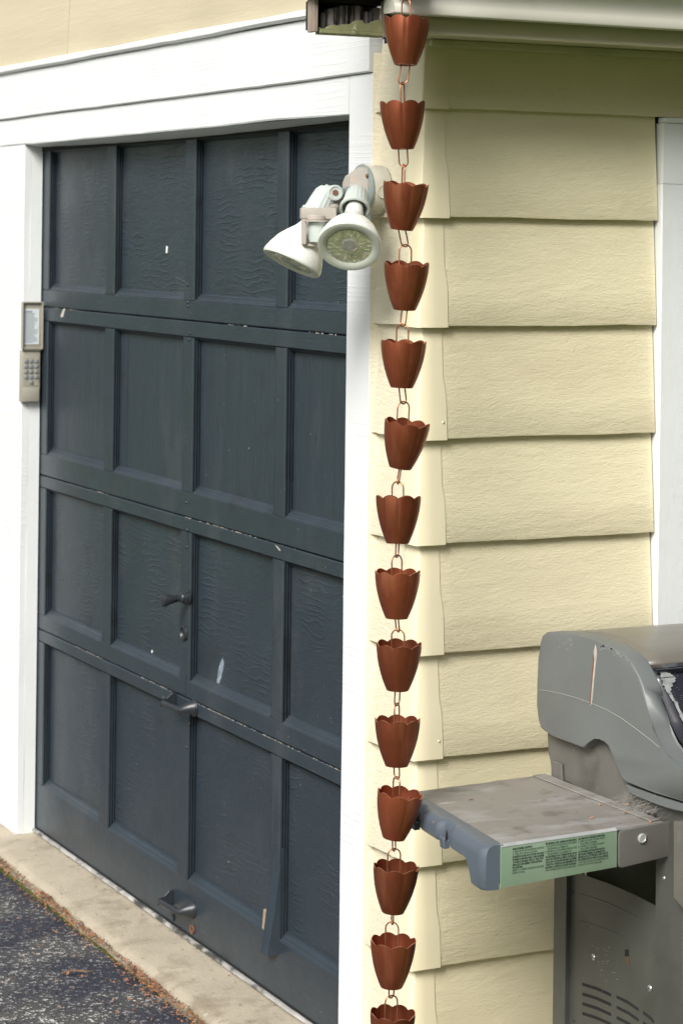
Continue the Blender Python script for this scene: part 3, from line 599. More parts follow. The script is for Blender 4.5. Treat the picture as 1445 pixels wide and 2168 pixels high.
# faceted cover hub
m = MB(); hx = [(-.030, .048), (.012, .050), (.030, .030), (.034, -.010), (.020, -.045), (-.020, -.045), (-.034, -.010)]
base = [fc+V((-.003, y, z)) for y, z in hx]; topf = [fc+V((-.034, y*.62+.008, z*.62-.002)) for y, z in hx]
m.grid([base, topf], True); m.poly(topf); m.build('cover_hub', 'tan', F)
for dy, dz in ((-.034, .030), (-.030, -.034)):
    m = MB(); m.lathe([(.0001, .003), (.003, .003), (.0045, .001), (.0045, 0)], fc+V((-.0045, dy, dz)), (-1, 0, 0), 12); m.build('screw', 'rust', F, smooth=50)
def lamp(lens_c, d, Rl, knuckle, label):
    d = d.normalized(); Lb = .128
    base = lens_c-d*Lb
    # bulb body
    pr = [(.017, .000), (.019, .012), (.0205, .030), (.0225, .040), (.029, .052), (.042, .068), (.054, .086), (.0615, .104), (.0660, .118), (.0672, .124), (.0665, .1285)]
    pr = [(r*Rl/.0672, h) for r, h in pr]
    m = MB(); m.lathe(pr, base, d, 56); bo = m.build('bulb', 'bulb', F, smooth=50, label=label)
    k = Rl/.0672
    m = MB(); m.lathe([(.0665*k, .1286), (.0655*k, .1315), (.060*k, .1325), (.0485*k, .1300), (.0470*k, .1280)], base, d, 56); m.build('lens_rim', 'lens_rim', bo, smooth=50)
    m = MB(); rows = []
    # shallow faceted lens
    z = d; x = V((0, 0, 1)); x = (x-z*x.dot(z)).normalized(); y = z.cross(x); n = 48
    for r, h in ((.047, .1281), (.040, .1292), (.032, .1300), (.022, .1306), (.011, .1308), (.0001, .1308)):
        rows.append([base+z*(h+(.0007 if (i % 2) else 0)*(r > .02))+(x*math.cos(2*math.pi*i/n)+y*math.sin(2*math.pi*i/n))*r*k for i in range(n)])
    m.grid(rows, True); m.build('lens', 'lens', bo)
    m = MB(); m.lathe([(.019*k, .1311), (.014*k, .1322), (.0001, .1318)], base-y*.002+x*.006, d, 9); m.build('lens_core', 'lens_core', bo)
    for q in (-.004, -.001, .002, .005):
        m = MB(); cc = base+z*.1316+x*(-.020)+y*q; m.prism([cc-x*.003-y*.0005, cc-x*.003+y*.0005, cc+x*.003+y*.0005, cc+x*.003-y*.0005], z*.0004); m.build('lens_mark', 'ink', bo)
    # ribbed lampholder, open towards the bulb
    hp = [(.010, -.052), (.017, -.050), (.0235, -.040), (.0265, -.020), (.0285, .004), (.0325, .006), (.0325, .012), (.0295, .013), (.0275, .012), (.0250, -.010), (.018, -.014)]
    m = MB(); nn = 72; rows = []
    for r, h in hp:
        rows.append([base+z*h+(x*math.cos(2*math.pi*i/nn)+y*math.sin(2*math.pi*i/nn))*(r-(.0009 if (i % 4 < 2 and -.045 < h < .0041 and r > .02) else 0)) for i in range(nn)])
    m.grid(rows, True); m.poly(rows[0]); ho = m.build('lampholder', 'ltgrey', F, smooth=35)
    m = MB(); m.lathe([(.0248, -.006), (.0215, -.004), (.0215, .001), (.0235, .001)], base, d, 40); m.lathe([(.0172, .004), (.0172, -.012), (.024, -.012)], base, d, 30); m.build('socket', 'plate', ho, smooth=40)
    a = base-z*.048
    m = MB(); m.tube([a+z*.006, a, a.lerp(knuckle, .5), knuckle], [.013, .012, .010, .011], 16)
    m.build('arm', 'ltgrey', F, smooth=50)
    return base
right = lambda a, b, c_: (-FW*a+RT*b+UP*c_)
lc1 = ad_(739, 521, 4.955); d1 = right(.74, -.10, -.665)
kn1 = fc+V((-.030, -.022, -.016))
lamp(lc1, d1, .0675, kn1, 'white floodlight bulb nearest the corner, lens facing out')
lc2 = ad_(617, 556, 5.04); d2 = right(.19, -.43, -.88)
kn2 = ad_(707, 408, 5.06)
lamp(lc2, d2, .0665, kn2, 'white floodlight bulb facing down in front of the door')
m = MB(); m.lathe([(.0165, -.011), (.0165, .011), (.013, .012), (.0125, .010), (.009, .010), (.0001, .010)], kn2, -FW+RT*.25, 28); kk = m.build('knuckle', 'ltgrey', F, smooth=40)
m = MB(); m.lathe([(.0001, .0125), (.006, .0125), (.007, .010), (.007, .008)], kn2, -FW+RT*.25, 6); m.build('knuckle_bolt', 'rust', kk)
m = MB(); m.tube([kn2, kn2.lerp(fc+V((-.03, 0, -.004)), .5), fc+V((-.03, 0, -.004))], [.011, .0095, .013], 14); m.build('arm', 'plate', F, smooth=50)
# photocell sensor between the lamps
sc_ = ad_(672, 452, 5.00); rz = Matrix.Rotation(-.35, 3, 'Z')
m = MB(); m.box(sc_+V((-.036, -.020, -.012)), sc_+V((.038, .020, .012)), .003, 2, rz); sb = m.build('sensor_housing', 'tan', F, smooth=35)
m = MB(); m.lathe([(.0001, 0), (.0185, 0), (.020, -.002), (.020, -.009), (.0185, -.010), (.026, -.010), (.026, -.0135), (.0001, -.0135)], sc_+V((-.008, -.010, -.004)), (0, 0, 1), 32); m.build('sensor_collar', 'tan', sb, smooth=35)
m = MB(); m.lathe([(.0185, -.0136), (.0180, -.050), (.0165, -.056), (.0001, -.057)], sc_+V((-.004, -.008, -.004)), (0, 0, 1), 32); m.build('sensor_eye', 'ltgrey', sb, smooth=40)
m = MB(); m.box(sc_+V((-.036, -.008, -.066)), sc_+V((-.026, .010, -.012)), .0015, 1, rz); m.box(sc_+V((-.030, -.006, -.070)), sc_+V((.006, .014, -.064)), .0015, 1, rz); m.build('sensor_bracket', 'tan', sb, smooth=35)
m = MB(); m.tube([sc_+V((.025, .01, .002)), sc_+V((.05, .03, .010)), fc+V((-.03, .004, -.02))], [.010, .010, .012], 12); m.build('sensor_arm', 'tan', F, smooth=50)

# ================================================================== RAIN CHAIN
CY_ = -.335
CH = empty('rain_chain', (-.226, CY_, 2.32)); tag(CH, 'copper rain chain of scalloped flower cups hanging from the gutter corner', 'rain chain')
cups = [(860, 858, 139, -.05), (850, 852, 317, -.02), (858, 850, 488, .06), (859, 856, 657, .08), (853, 850, 822, .0), (861, 847, 992, .07), (842, 841, 1152, -.09), (840, 839, 1310, -.01), (843, 841, 1462, .02), (840, 839, 1623, -.04), (846, 833, 1776, .03), (837, 831, 1932, .03), (831, 828, 2090, .03), (830, 826, 2243, .03)]
tops = [44, 223, 393, 562, 730, 893, 1062, 1213, 1370, 1530, 1680, 1832, 1987, 2140]
def cup_mesh(nm, R=.0447, H=.092, rim=False):
    m = MB(); n = 96; ph = random.uniform(0, .8); rows = []; inner = []
    for j in range(13):
        t = j/12; rb = .0225; r = rb+(R-rb)*(1-(1-t)**2.0)*.92+(R-rb)*.08*t
        ro = []; ri = []
        for i in range(n):
            a = 2*math.pi*i/n; u = abs(math.cos(4*(a+ph))); lobe = 1-(1-u)**3.5
            g = (1-.030*(1-lobe)*min(1, t*3.0)); hh = H*t-(.0066*(1-u**.8))*max(0, (t-.72)/.28)
            ro.append(V((r*g*math.cos(a), r*g*math.sin(a), hh))); ri.append(V(((r*g-.0011)*math.cos(a), (r*g-.0011)*math.sin(a), hh+(.001 if j == 0 else 0))))
        rows.append(ro); inner.append(ri)
    vs = m.grid(rows, True); vi = m.grid(inner, True)
    hb = [V((.007*math.cos(2*math.pi*i/n), .007*math.sin(2*math.pi*i/n), 0)) for i in range(n)]
    m.grid([hb, rows[0]], True); m.grid([[p+V((0, 0, .0011)) for p in hb], inner[0]], True)
    k = len(m.bm.faces); m.grid([rows[-1], inner[-1]], True)
    m.bm.faces.ensure_lookup_table()
    for f in m.bm.faces[k:]: f.material_index = 1
    m.lathe([(.0222, .0005), (.0218, -.0015), (.0195, -.0015), (.019, .0005)], (0, 0, 0), (0, 0, 1), 40)
    return m, rows[-1]
def loop_pts(c, top, bot, w_, ang, tilt=0):
    """an elongated ring between two heights, seen flat at angle ang about the vertical"""
    pts = []; ux = V((math.cos(ang), math.sin(ang), 0)); r = w_/2
    for i in range(11): a = math.pi*i/10; pts.append(c+ux*r*math.cos(a)+V((0, 0, top-r+r*math.sin(a))))
    for i in range(11): a = math.pi+math.pi*i/10; pts.append(c+ux*r*math.cos(a)+V((0, 0, bot+r+r*math.sin(a))))
    return pts
prev_bot = None; face = -YAW
bail_w = [.016, .008, .004, .024, .023, .023, .022, .020, .025, .010, .012, .025, .025, .024]
link_w = [.0175, .017, .014, .010, .012, .003, .006, .006, .010, .010, .006, .003, .010, .01]
for i, ((tx, bx_, by, ft), ty) in enumerate(zip(cups, tops)):
    bot = ay_(bx_, by-3, CY_); topc = bot+V((0, 0, .092)); lat = (tx-bx_)/1067
    rt = V((R0.x, R0.y, 0)); fr = V((FW.x, FW.y, 0))
    axis = (V((0, 0, .092))+rt*lat-fr*.092*ft).normalized()
    m, rimr = cup_mesh('cup')
    rot = V((0, 0, 1)).rotation_difference(axis).to_matrix() @ Matrix.Rotation(random.uniform(0, 6), 3, 'Z')
    for v in m.bm.verts: v.co = rot @ v.co + bot
    cup = m.build('cup', ['copper', 'copper_rim'], CH, smooth=32)
    # bail: from the cup floor to above the rim
    linktop = ay_((tx+bx_)/2, (0 if i == 0 else (tops[i]+cups[i-1][2])/2-4 + 0), CY_)
    zt = linktop.z+.003; wv = bail_w[i]; a = face+math.acos(min(1, wv/.026))*(1 if i % 2 else -1)
    cc = V((bot.x, bot.y, 0)); cc_top = V((linktop.x, linktop.y, 0))
    pts = loop_pts(V((0, 0, 0)), zt, bot.z-.0005, .026, a)
    pts = [p+cc.lerp(cc_top, min(1, (p.z-bot.z)/(zt-bot.z))) for p in pts]
    m = MB(); m.tube(pts, .0015, 8, True); m.build('bail', 'copper_wire', cup, smooth=60)
    # small hook link hanging under the cup into the next bail
    if i < 13:
        nx = ay_((cups[i+1][0]+cups[i+1][1])/2, (tops[i+1]+by)/2-4, CY_)
        zb = nx.z-.0015; a = face+math.acos(min(1, link_w[i]/.018))*(-1 if i % 2 else 1)
        pts = loop_pts(V((0, 0, 0)), bot.z+.006, zb, .018, a); c2 = V((nx.x, nx.y, 0))
        pts = [p+cc.lerp(c2, min(1, max(0, (bot.z-p.z)/(bot.z-zb)))) for p in pts]
        m = MB(); m.tube(pts, .0015, 8, True); m.build('link', 'copper_wire', cup, smooth=60)
m = MB(); p = ay_(859, 0, CY_); m.tube(loop_pts(V((p.x, p.y, 0)), p.z+.045, p.z-.0015, .018, face+1.2), .0015, 8, True); m.build('gutter_hook', 'copper_wire', CH, smooth=60)

# ================================================================== GRILL
SZ = .745; GK = 1.09
NL, NR = az_(1060, 1790, SZ), az_(1402, 1740, SZ); FL, FR = az_(872, 1677, SZ), az_(1152, 1640, SZ)
GO = V(((NR.x+FR.x)/2+.3, (NR.y+FR.y)/2, 0))
Q = empty('gas_grill', GO); tag(Q, 'weathered grey gas grill with stained side shelf against the cream wall', 'grill')
XC = (NR.x+FR.x)/2-.012          # left face of the lid end casting
zc = lambda x, y: (1100+x*.23875, 1280+y*.23875)
def gpts(l, x): return [ax_(*zc(*p), x) for p in l]
capp = [(178, 330), (196, 275), (235, 243), (340, 243), (480, 263), (640, 312), (800, 375), (900, 433), (980, 512), (1045, 628), (1085, 730), (1110, 830), (1170, 1080), (1195, 1170), (1235, 1255), (1330, 1360), (1445, 1455), (1640, 1580), (1800, 1660),
        (1830, 1760), (1780, 1840), (1640, 1800), (1445, 1745), (1200, 1670), (1010, 1600), (930, 1575), (890, 1530), (860, 1460), (840, 1380), (815, 1290), (790, 1235), (750, 1195), (700, 1172), (650, 1170), (612, 1195), (592, 1235), (575, 1262), (550, 1272), (420, 1215), (280, 1160), (210, 1120), (178, 1090), (158, 1010), (150, 900), (152, 700), (162, 480)]
P = gpts(capp, XC)
m = MB(); m.prism(P, (.042, 0, 0), .0045, 3); cap = m.build('lid_end_casting', 'grill', Q, smooth=50)
# crease line and torn streak on the casting
cr = gpts([(158, 775), (175, 760), (240, 765), (380, 795), (520, 835), (620, 872), (760, 930), (900, 1010), (1050, 1120), (1160, 1205), (1235, 1270)], XC+.0002)
m = MB(); m.tube(cr, .0011, 6); m.build('crease', 'crease', cap, smooth=60)
m = MB(); m.prism(gpts([(665, 355), (676, 395), (678, 450), (668, 530), (655, 660), (645, 780), (634, 880), (618, 900), (614, 880), (626, 760), (630, 640), (640, 520), (650, 430)], XC-.0008), (.0007, 0, 0)); m.build('bare_streak', 'chip', cap)
m = MB(); m.prism(gpts([(650, 430), (655, 480), (650, 560), (636, 700), (622, 890), (612, 885), (624, 760), (632, 620), (642, 500)], XC-.0012), (.0003, 0, 0)); m.build('rust_streak', 'rust', cap)
rr = random.Random(31); m = MB()
for i in range(110):
    t = rr.random(); px = 700+300*t; py = 345+180*t*t+abs(rr.gauss(0, 22))+12; s = rr.uniform(4, 15)
    if i > 44: px, py, s = rr.uniform(330, 460), rr.uniform(300, 400), rr.uniform(2, 7)
    q = gpts([(px-s, py), (px, py-s*.7), (px+s, py+s*.2), (px+s*.3, py+s*.8)], XC-.0003); m.poly(q)
m.build('scuff_marks', 'scuff', cap, kind='stuff')
# lid hood between the castings
hood = [(200, 285), (240, 252), (340, 250), (480, 262), (640, 322), (800, 388), (900, 448), (960, 505), (990, 545)]
front = [(995, 550), (1030, 620), (1055, 680), (1092, 790), (1150, 900), (1200, 1050), (1270, 1190), (1400, 1330), (1640, 1500), (1800, 1600)]
XR = XC+.60
A = [p+V((.036, 0, 0)) for p in gpts(hood, XC)]; Bk = [p+V((.036, 0, 0)) for p in gpts(front, XC)]
def sheet(pts, x1, name, mt, par, th=.004):
    m = MB(); rows = []; n = 12
    for i in range(n+1): dx = (x1-pts[0].x)*i/n; rows.append([p+V((dx, 0, 0)) for p in pts])
    m.grid(rows); o = m.build(name, mt, par, smooth=40); s = o.modifiers.new('s', 'SOLIDIFY'); s.thickness = th; return o
sheet(A, XR, 'lid_top', 'grill_top', Q); fb = sheet(Bk, XR, 'lid_front', 'black', Q)
m = MB(); m.prism([p+V((.60, 0, 0)) for p in P], (.042, 0, 0), .0045, 2); m.build('lid_end_casting', 'grill', Q, smooth=50)
c1 = gpts([(1040, 600)], XC)[0]; m = MB(); m.tube([c1+V((.043, -.001, 0)), c1+V((.6, -.001, 0))], .003, 8); m.build('lid_bead', 'black', fb, smooth=60)
m = MB(); sp = [(1240, 690), (1262, 670), (1300, 720), (1335, 810), (1340, 860), (1310, 900), (1330, 1000), (1340, 1050), (1300, 960), (1270, 830)]
bb = gpts([(x-130, y-12) for x, y in sp], XC)
Bs = Bk; m = MB(); rr = random.Random(41)
def lidp(t, dx):
    k = min(len(Bs)-2, int(t)); p = Bs[k].lerp(Bs[k+1], t-k); tg = (Bs[k+1]-Bs[k]).normalized(); nn_ = V((0, tg.z, -tg.y)); nn_ = nn_ if nn_.y < 0 else -nn_
    return p+V((dx, 0, 0))+nn_*.0042
L1, L2 = [], []
for i in range(46):
    t = 1.0+4.4*i/45; w_ = .026*math.exp(-((t-2.0)/.75)**2)+.007+.006*noise.noise(V((t*9, 1, 0))); lf = .012+.004*noise.noise(V((t*7, 5, 0)))+.004*abs(t-2.4)
    e = 1 if 0 < i < 45 else 0; L1.append(lidp(t, lf)); L2.append(lidp(t, lf+max(.0008, w_)*e))
for i in range(45):
    if noise.noise(V((i*.6, 3, 0))) > -.33: m.poly([L1[i], L2[i], L2[i+1], L1[i+1]])
for i in range(26):
    t = rr.uniform(1.2, 5.2); dx = .012+rr.uniform(0, .045); q = .0012; m.poly([lidp(t-.02, dx), lidp(t, dx+q), lidp(t+.02, dx), lidp(t, dx-q)])
m.build('chalky_smear', 'scuff', fb, kind='stuff')
# firebox below the lid
fx = XC+.026
fbp = [(240, 1130), (250, 1330), (275, 1380), (280, 1500), (370, 1545), (560, 1640), (800, 1780), (1100, 1850), (1445, 1850), (1800, 1850), (1800, 1720), (1500, 1560), (1250, 1380), (1000, 1000), (600, 900), (300, 1000)]
m = MB(); m.prism(gpts(fbp, fx), (.57, 0, 0), .003, 2); m.build('firebox', 'grill_dirty', Q, smooth=40)
m = MB(); m.prism(gpts([(272, 1380), (362, 1415), (370, 1560), (275, 1540)], fx-.008), (.006, 0, 0), .0015, 1); m.build('hinge_bracket', 'grill_dirty', Q, smooth=40)
# ledge of the casting just above the shelf
m = MB(); m.prism(gpts([(930, 1590), (1010, 1625), (1200, 1690), (1445, 1765), (1700, 1840), (1700, 1885), (1445, 1835), (1370, 1830), (1200, 1765), (1000, 1690), (950, 1650)], XC+.006), (.05, 0, 0), .003, 2); m.build('casting_ledge', 'grill', Q, smooth=40)
# side shelf: top panel, edge strip, front label panel, bracket
def sq(u, v, dz=0): # u: 0 left .. 1 right, v: 0 front .. 1 back
    a = NL.lerp(NR, u); b = FL.lerp(FR, u); p = a.lerp(b, v); return V((p.x, p.y, SZ+dz))
SH = MB()
rows = [[sq(u/14, v/10, wob((u*.3, v*.3, 0), .0012, 2)) for v in range(11)] for u in range(15)]
rows2 = [[p-V((0, 0, .004)) for p in r] for r in rows]
SH.grid(rows); SH.grid(rows2)
SH.grid([[r[0] for r in rows], [r[0] for r in rows2]]); SH.grid([[r[-1] for r in rows], [r[-1] for r in rows2]])
SH.grid([rows[0], rows2[0]]); SH.grid([rows[-1], rows2[-1]])
sh = SH.build('side_shelf', 'shelf', Q, smooth=30)
m = MB(); m.prism([sq(.935, .02, .0008), sq(.995, .02, .0008), sq(.995, .99, .0008), sq(.90, .99, .0008)], (0, 0, .003), .001, 1); m.build('shelf_joint_strip', 'shelf', sh, smooth=30)
fu = (NR-NL); fu.z = 0; FLEN = fu.length; fu.normalize(); fn = V((fu.y, -fu.x, 0)); FH = .079
def fr_pt(s, d, o=0): return NL+fu*s+V((0, 0, -d))+fn*o     # along the front edge, down, outwards
lbl = (ay_(1308, 1753, (NL.y+NR.y)/2)-NL).dot(fu)
m = MB(); m.prism([fr_pt(-.002, .001, .0), fr_pt(lbl, .001, .0), fr_pt(lbl, FH-.006, .0), fr_pt(-.002, FH, .0)], fn*.003, .0012, 2); lp = m.build('label_panel', 'green', sh, smooth=40)
m = MB(); m.prism([fr_pt(-.002, -.0022, -.004), fr_pt(lbl, -.0022, -.004), fr_pt(lbl, .0015, .0036), fr_pt(-.002, .0015, .0036)], V((0, 0, -.0022)), .0008, 1); m.build('front_edge', 'silver', sh, smooth=40)
b0, b1 = lbl+.003, FLEN+.012
m = MB(); r_ = .008
cor = [(b0+r_, .004), (b1, .000), (b1, FH-.012), (b0+r_, FH-.004), (b0+.002, FH-.006), (b0, FH-.013), (b0, .012), (b0+.002, .006)]
m.prism([fr_pt(s, d, 0) for s, d in cor], fn*.006, .0015, 2); br = m.build('igniter_bracket', 'grill_dirty', sh, smooth=40)
bp = (ay_(1350, 1772, NR.y)-NL); bs, bz = bp.dot(fu), -bp.z
m = MB(); m.lathe([(.0095, 0), (.0095, .003), (.0075, .0045), (.0065, .0045), (.006, .0035), (.0001, .0035)], fr_pt(bs, bz, .006), fn, 24); m.build('igniter_button', 'silver', br, smooth=40)
# return flanges under the shelf
m = MB()
m.prism([sq(.015, .0, -.004), sq(.015, 1, -.004), sq(.015, 1, -.055), sq(.015, .6, -.055), sq(.015, .0, -FH+.002)], (.004, 0, 0))
m.prism([sq(.0, .995, -.004), sq(1, .995, -.004), sq(1, .995, -.05), sq(0, .995, -.05)], (0, -.003, 0)); m.build('shelf_skirt', 'shelf_in', sh)
m = MB(); m.prism([sq(.5, .03, -.0045), sq(.53, .03, -.0045), sq(.53, .98, -.0045), sq(.5, .98, -.0045)], (0, 0, -.03)); m.build('shelf_rib', 'shelf_in', sh)
# plastic end cap with two tool hooks
ev = (FL-NL); ev.z = 0; EL = ev.length; ev.normalize(); en = V((-ev.y, ev.x, 0))    # outward, to the left
notch = ((.34, .50), (.68, .84))
def cap_row(t):
    """cross section of the end cap at fraction t from the front; returns outward offset, down"""
    w0 = .040; dn = .040
    if t < .10: dn = .082
    elif t < .20: k = (t-.10)/.10; dn = .082-.042*(1-(1-k)**2.2)
    inn = 0
    for a, b in notch:
        if a < t < b:
            e = min((t-a), (b-t))/(.035); inn = max(inn, min(1, e))
    outw = w0-.011*inn; tp = .0012
    if t < .04: outw = w0-.010*(1-t/.04)**2
    return [(-.004, .0012), (.006, .0015), (outw*.55, .0008), (outw*.80, -.003-.002*inn), (outw*.95, -.010-.002*inn), (outw, -.020), (outw+.001, -dn+.006), (outw-.004, -dn), (.004, -dn), (.0, -.008)]
m = MB(); rows = []; n = 90
for i in range(n+1):
    t = i/n; bp_ = NL+ev*(EL*t) - ev*.001
    rows.append([bp_+en*o_+V((0, 0, z)) for o_, z in cap_row(t)])
m.grid(rows, True); m.poly(rows[0]); m.poly(rows[-1][::-1]); ec = m.build('shelf_end_cap', 'plastic', sh, smooth=40)
for a, b in notch:
    t = (a+b)/2; pp = NL+ev*(EL*t)
    m = MB(); o1 = .030
    hk = [(o1, -.030), (o1, -.046), (o1+.011, -.047), (o1+.013, -.028), (o1+.010, -.025), (o1+.009, -.035), (o1+.003, -.034)]
    m.prism([pp-ev*.012+en*o_+V((0, 0, z)) for o_, z in hk], ev*.022, .0008, 1); m.build('tool_hook', 'plastic', ec, smooth=40)
    m = MB(); m.prism([pp+ev*.000+en*(o1+.0014)+V((0, 0, -.012)), pp+ev*.007+en*(o1+.0014)+V((0, 0, -.033)), pp-ev*.006+en*(o1+.0014)+V((0, 0, -.033))], en*.0006); m.build('hook_slot', 'dark', ec)
# printing on the label panel
cols = [(1073, 1795.5, [('B', 'MAIN BURNER LIGHTING'), ('L', 'A. READ INSTRUCTIONS BEFORE LIGHTING.'), ('L', 'B. OPEN LID DURING LIGHTING.'), ('B', 'IF IGNITION DOES NOT OCCUR FOR EACH'), ('B', 'BURNER IN FIVE SECONDS, TURN BURNER'), ('B', 'CONTROL KNOB(S) OFF (O), WAIT FIVE'), ('B', 'MINUTES, AND REPEAT THE LIGHTING'), ('B', 'PROCEDURE.'), ('L', "REFER TO OWNER'S GUIDE FOR DETAILED"), ('L', 'INSTRUCTIONS.')]),
        (1147, 1786, [('B', 'ENCENDIDO DEL QUEMADOR PRINCIPAL'), ('L', 'A. LEA LAS INSTRUCCIONES ANTES DE PROCEDER A'), ('L', '    ENCENDER EL QUEMADOR.'), ('L', 'B. MANTENGA LA TAPA ABIERTA MIENTRAS EST\u00c9'), ('L', '    ENCENDIENDO EL QUEMADOR.'), ('B', 'SI EL ENCENDIDO NO OCURRE DENTRO DE UN'), ('B', 'LAPSO DE 5 SEGUNDOS, GIRE EL CONTROL DE'), ('B', 'CADA UNO A LA POSICI\u00d3N APAGADO (O), ESPERE'), ('B', '5 MINUTOS, Y REPITA EL PROCEDIMIENTO DE'), ('B', 'ENCENDIDO. CONSULTE LA GU\u00cdA DEL PROPIETARIO'), ('L', 'PARA OBTENER INSTRUCCIONES DETALLADAS.')]),
        (1220, 1777, [('B', 'ALLUMAGE DU BR\u00dbLEUR PRINCIPAL'), ('L', 'A. LISEZ LES INSTRUCTIONS AVANT'), ('L', "    D'ALLUMER L'APPAREIL."), ('L', 'B. OUVREZ LE COUVERCLE AVANT'), ('L', "    D'ALLUMER L'APPAREIL."), ('B', "SI L'APPAREIL NE S'ALLUME PAS EN 5"), ('B', 'SECONDES, FERMEZ LE ROBINET DU'), ('B', 'BR\u00dbLEUR (O), ATTENDEZ 5 MINUTES, ET'), ('B', "PROC\u00c9DEZ DE NOUVEAU \u00c0 L'ALLUMAGE."), ('L', 'CONSULTEZ LE GUIDE DU PROPRI\u00c9TAIRE POUR'), ('L', 'DES INSTRUCTIONS D\u00c9TAILL\u00c9ES.')])]
dg = None
for px, py, lines in cols:
    q0 = ay_(px, py, (NL.y+NR.y)/2)-NL; s0 = q0.dot(fu)
    top = -q0.z; pit = .0050; wmax = .072
    for kind in 'BL':
        bmx = bmesh.new()
        for k, (kd, tx) in enumerate(lines):
            if kd != kind: continue
            cu = bpy.data.curves.new('t', 'FONT'); cu.body = tx; cu.size = .0050; cu.resolution_u = 1; cu.offset = .00022 if kd == 'B' else .00006
            to = bpy.data.objects.new('t', cu); me = to.to_mesh()
            wd_ = max((v.co.x for v in me.vertices), default=1); sc = min(.78, wmax/wd_)
            base = len(bmx.verts); nv = []
            for v in me.vertices: nv.append(bmx.verts.new(fr_pt(s0+v.co.x*sc, top+pit*k-v.co.y, .0034)-ORG[lp]))
            for p in me.polygons:
                try: bmx.faces.new([nv[i] for i in p.vertices])
                except ValueError: pass
            to.to_mesh_clear(); bpy.data.objects.remove(to); bpy.data.curves.remove(cu)
        me = bpy.data.meshes.new('print'); bmx.to_mesh(me); bmx.free(); me.materials.append(M['print' if kind == 'B' else 'print_light'])
        o = bpy.data.objects.new('lettering', me); COL.objects.link(o); o.parent = lp; ORG[o] = ORG[lp]; o['kind'] = 'stuff'
# cart below: rear post, curved-top side panel, front post
PX = fx+.004
pa, pb = ax_(1170, 2000, PX), ax_(1196, 2000, PX); pc, pd = ax_(1390, 2000, PX), ax_(1450, 2000, PX)
def wpost(y0, y1, z0, z1, dx0=0, th=.045):
    m = MB(); m.box((PX+dx0, min(y0, y1), z0), (PX+dx0+th, max(y0, y1), z1), .0015, 1); return m
wpost(pa.y, pb.y, .02, .80).build('rear_post', 'cab', Q, smooth=40)
wpost(pc.y, pd.y, .02, .835, -.006).build('front_post', 'cab', Q, smooth=40)
m = MB(); sp_ = [ax_(px, py, PX+.012) for px, py in ((1196, 1845), (1222, 1848), (1245, 1856), (1290, 1872), (1340, 1893), (1392, 1921))]
zlo = .12
m.prism([V((PX+.012, sp_[0].y, zlo))]+[V((PX+.012, p.y, p.z)) for p in sp_]+[V((PX+.012, sp_[-1].y, zlo))], (.003, 0, 0)); pn = m.build('side_panel', 'cab', Q)
z2 = lambda x, y: (1120+x*.2249, 1800+y*.2249)
def pp2(x, y, dx=0): return ax_(*z2(x, y), PX+.012+dx)
for l in ([(435, 400), (560, 435), (700, 485), (850, 550), (1000, 625), (1100, 685), (1190, 745)], [(440, 650), (560, 690), (700, 740), (850, 800), (1000, 885), (1100, 950), (1195, 1025)]):
    m = MB(); m.tube([pp2(x, y, .0005) for x, y in l], [.0008, .0022, .0024, .0022, .002, .0018, .0010], 8); m.build('pressed_rib', 'cab', pn, smooth=60)
def slot(x0, y0, x1, y1, w_=11):
    a, b = pp2(x0, y0, -.0006), pp2(x1, y1, -.0006); mid = pp2((x0+x1)/2+4, (y0+y1)/2-8, -.0006); d = (b-a).normalized(); nn = V((0, -d.z, d.y)); r = .0032
    ring = [a+nn*r, mid+nn*r, b+nn*r, b+d*r, b-nn*r, mid-nn*r, a-nn*r, a-d*r]
    m = MB(); m.prism(ring, (.0005, 0, 0)); m.build('vent_slot', 'dark', pn)
for k in range(4):
    slot(500, 1262+92*k, 760, 1362+92*k)
for k in range(3): slot(822, 1382+98*k, 1020, 1500+98*k)
for k in range(2): slot(1070, 1530+95*k, 1185, 1640+95*k)
for x, y in ((600, 1005), (1130, 1300)):
    c = pp2(x, y, -.0004); m = MB(); m.lathe([(.0001, .0030), (.0035, .0028), (.0062, .0014), (.0068, 0)], c, (-1, 0, 0), 18); sw = m.build('screw', 'steel', pn, smooth=60)
    m = MB(); m.box(c+V((-.0034, -.003, -.0005)), c+V((-.0026, .003, .0005))); m.box(c+V((-.0033, -.0005, -.003)), c+V((-.0027, .0005, .003))); m.build('screw_cross', 'dark', sw)
m = MB(); m.prism([pp2(895, 935, -.0006), pp2(930, 935, -.0006), pp2(930, 1000, -.0006), pp2(895, 1000, -.0006)], (.0005, 0, 0)); m.build('square_hole', 'dark', pn)
m = MB(); m.prism([pp2(900, 1010, -.0006), pp2(932, 1010, -.0006), pp2(932, 1075, -.0006), pp2(920, 1060, -.0006)], (.0005, 0, 0)); m.build('rust_run', 'rust', pn)
for x, y in ((420, 1610), (405, 395)):
    c = pp2(x, y, -.0004); m = MB(); m.lathe([(.0001, .0006), (.0022, .0006), (.0022, 0)], c, (-1, 0, 0), 10); m.build('rivet_hole', 'dark', pn)
c = ax_(1404, 1859, PX-.0065); m = MB(); m.lathe([(.0001, .002), (.003, .0018), (.0042, 0)], c, (-1, 0, 0), 14); m.build('screw', 'steel', Q, smooth=60)
m = MB(); rr = random.Random(9)
for i in range(45):
    x, y = rr.gauss(680, 150), rr.gauss(1080, 150); s = rr.uniform(.0004, .0012); c = pp2(x, y, -.0006)
    if c.y > sp_[0].y or c.y < sp_[-1].y: continue
    m.poly([c+V((0, -s, 0)), c+V((0, 0, -s)), c+V((0, s, 0)), c+V((0, 0, s))])
m.build('dust_specks', 'chalk', pn, kind='stuff')
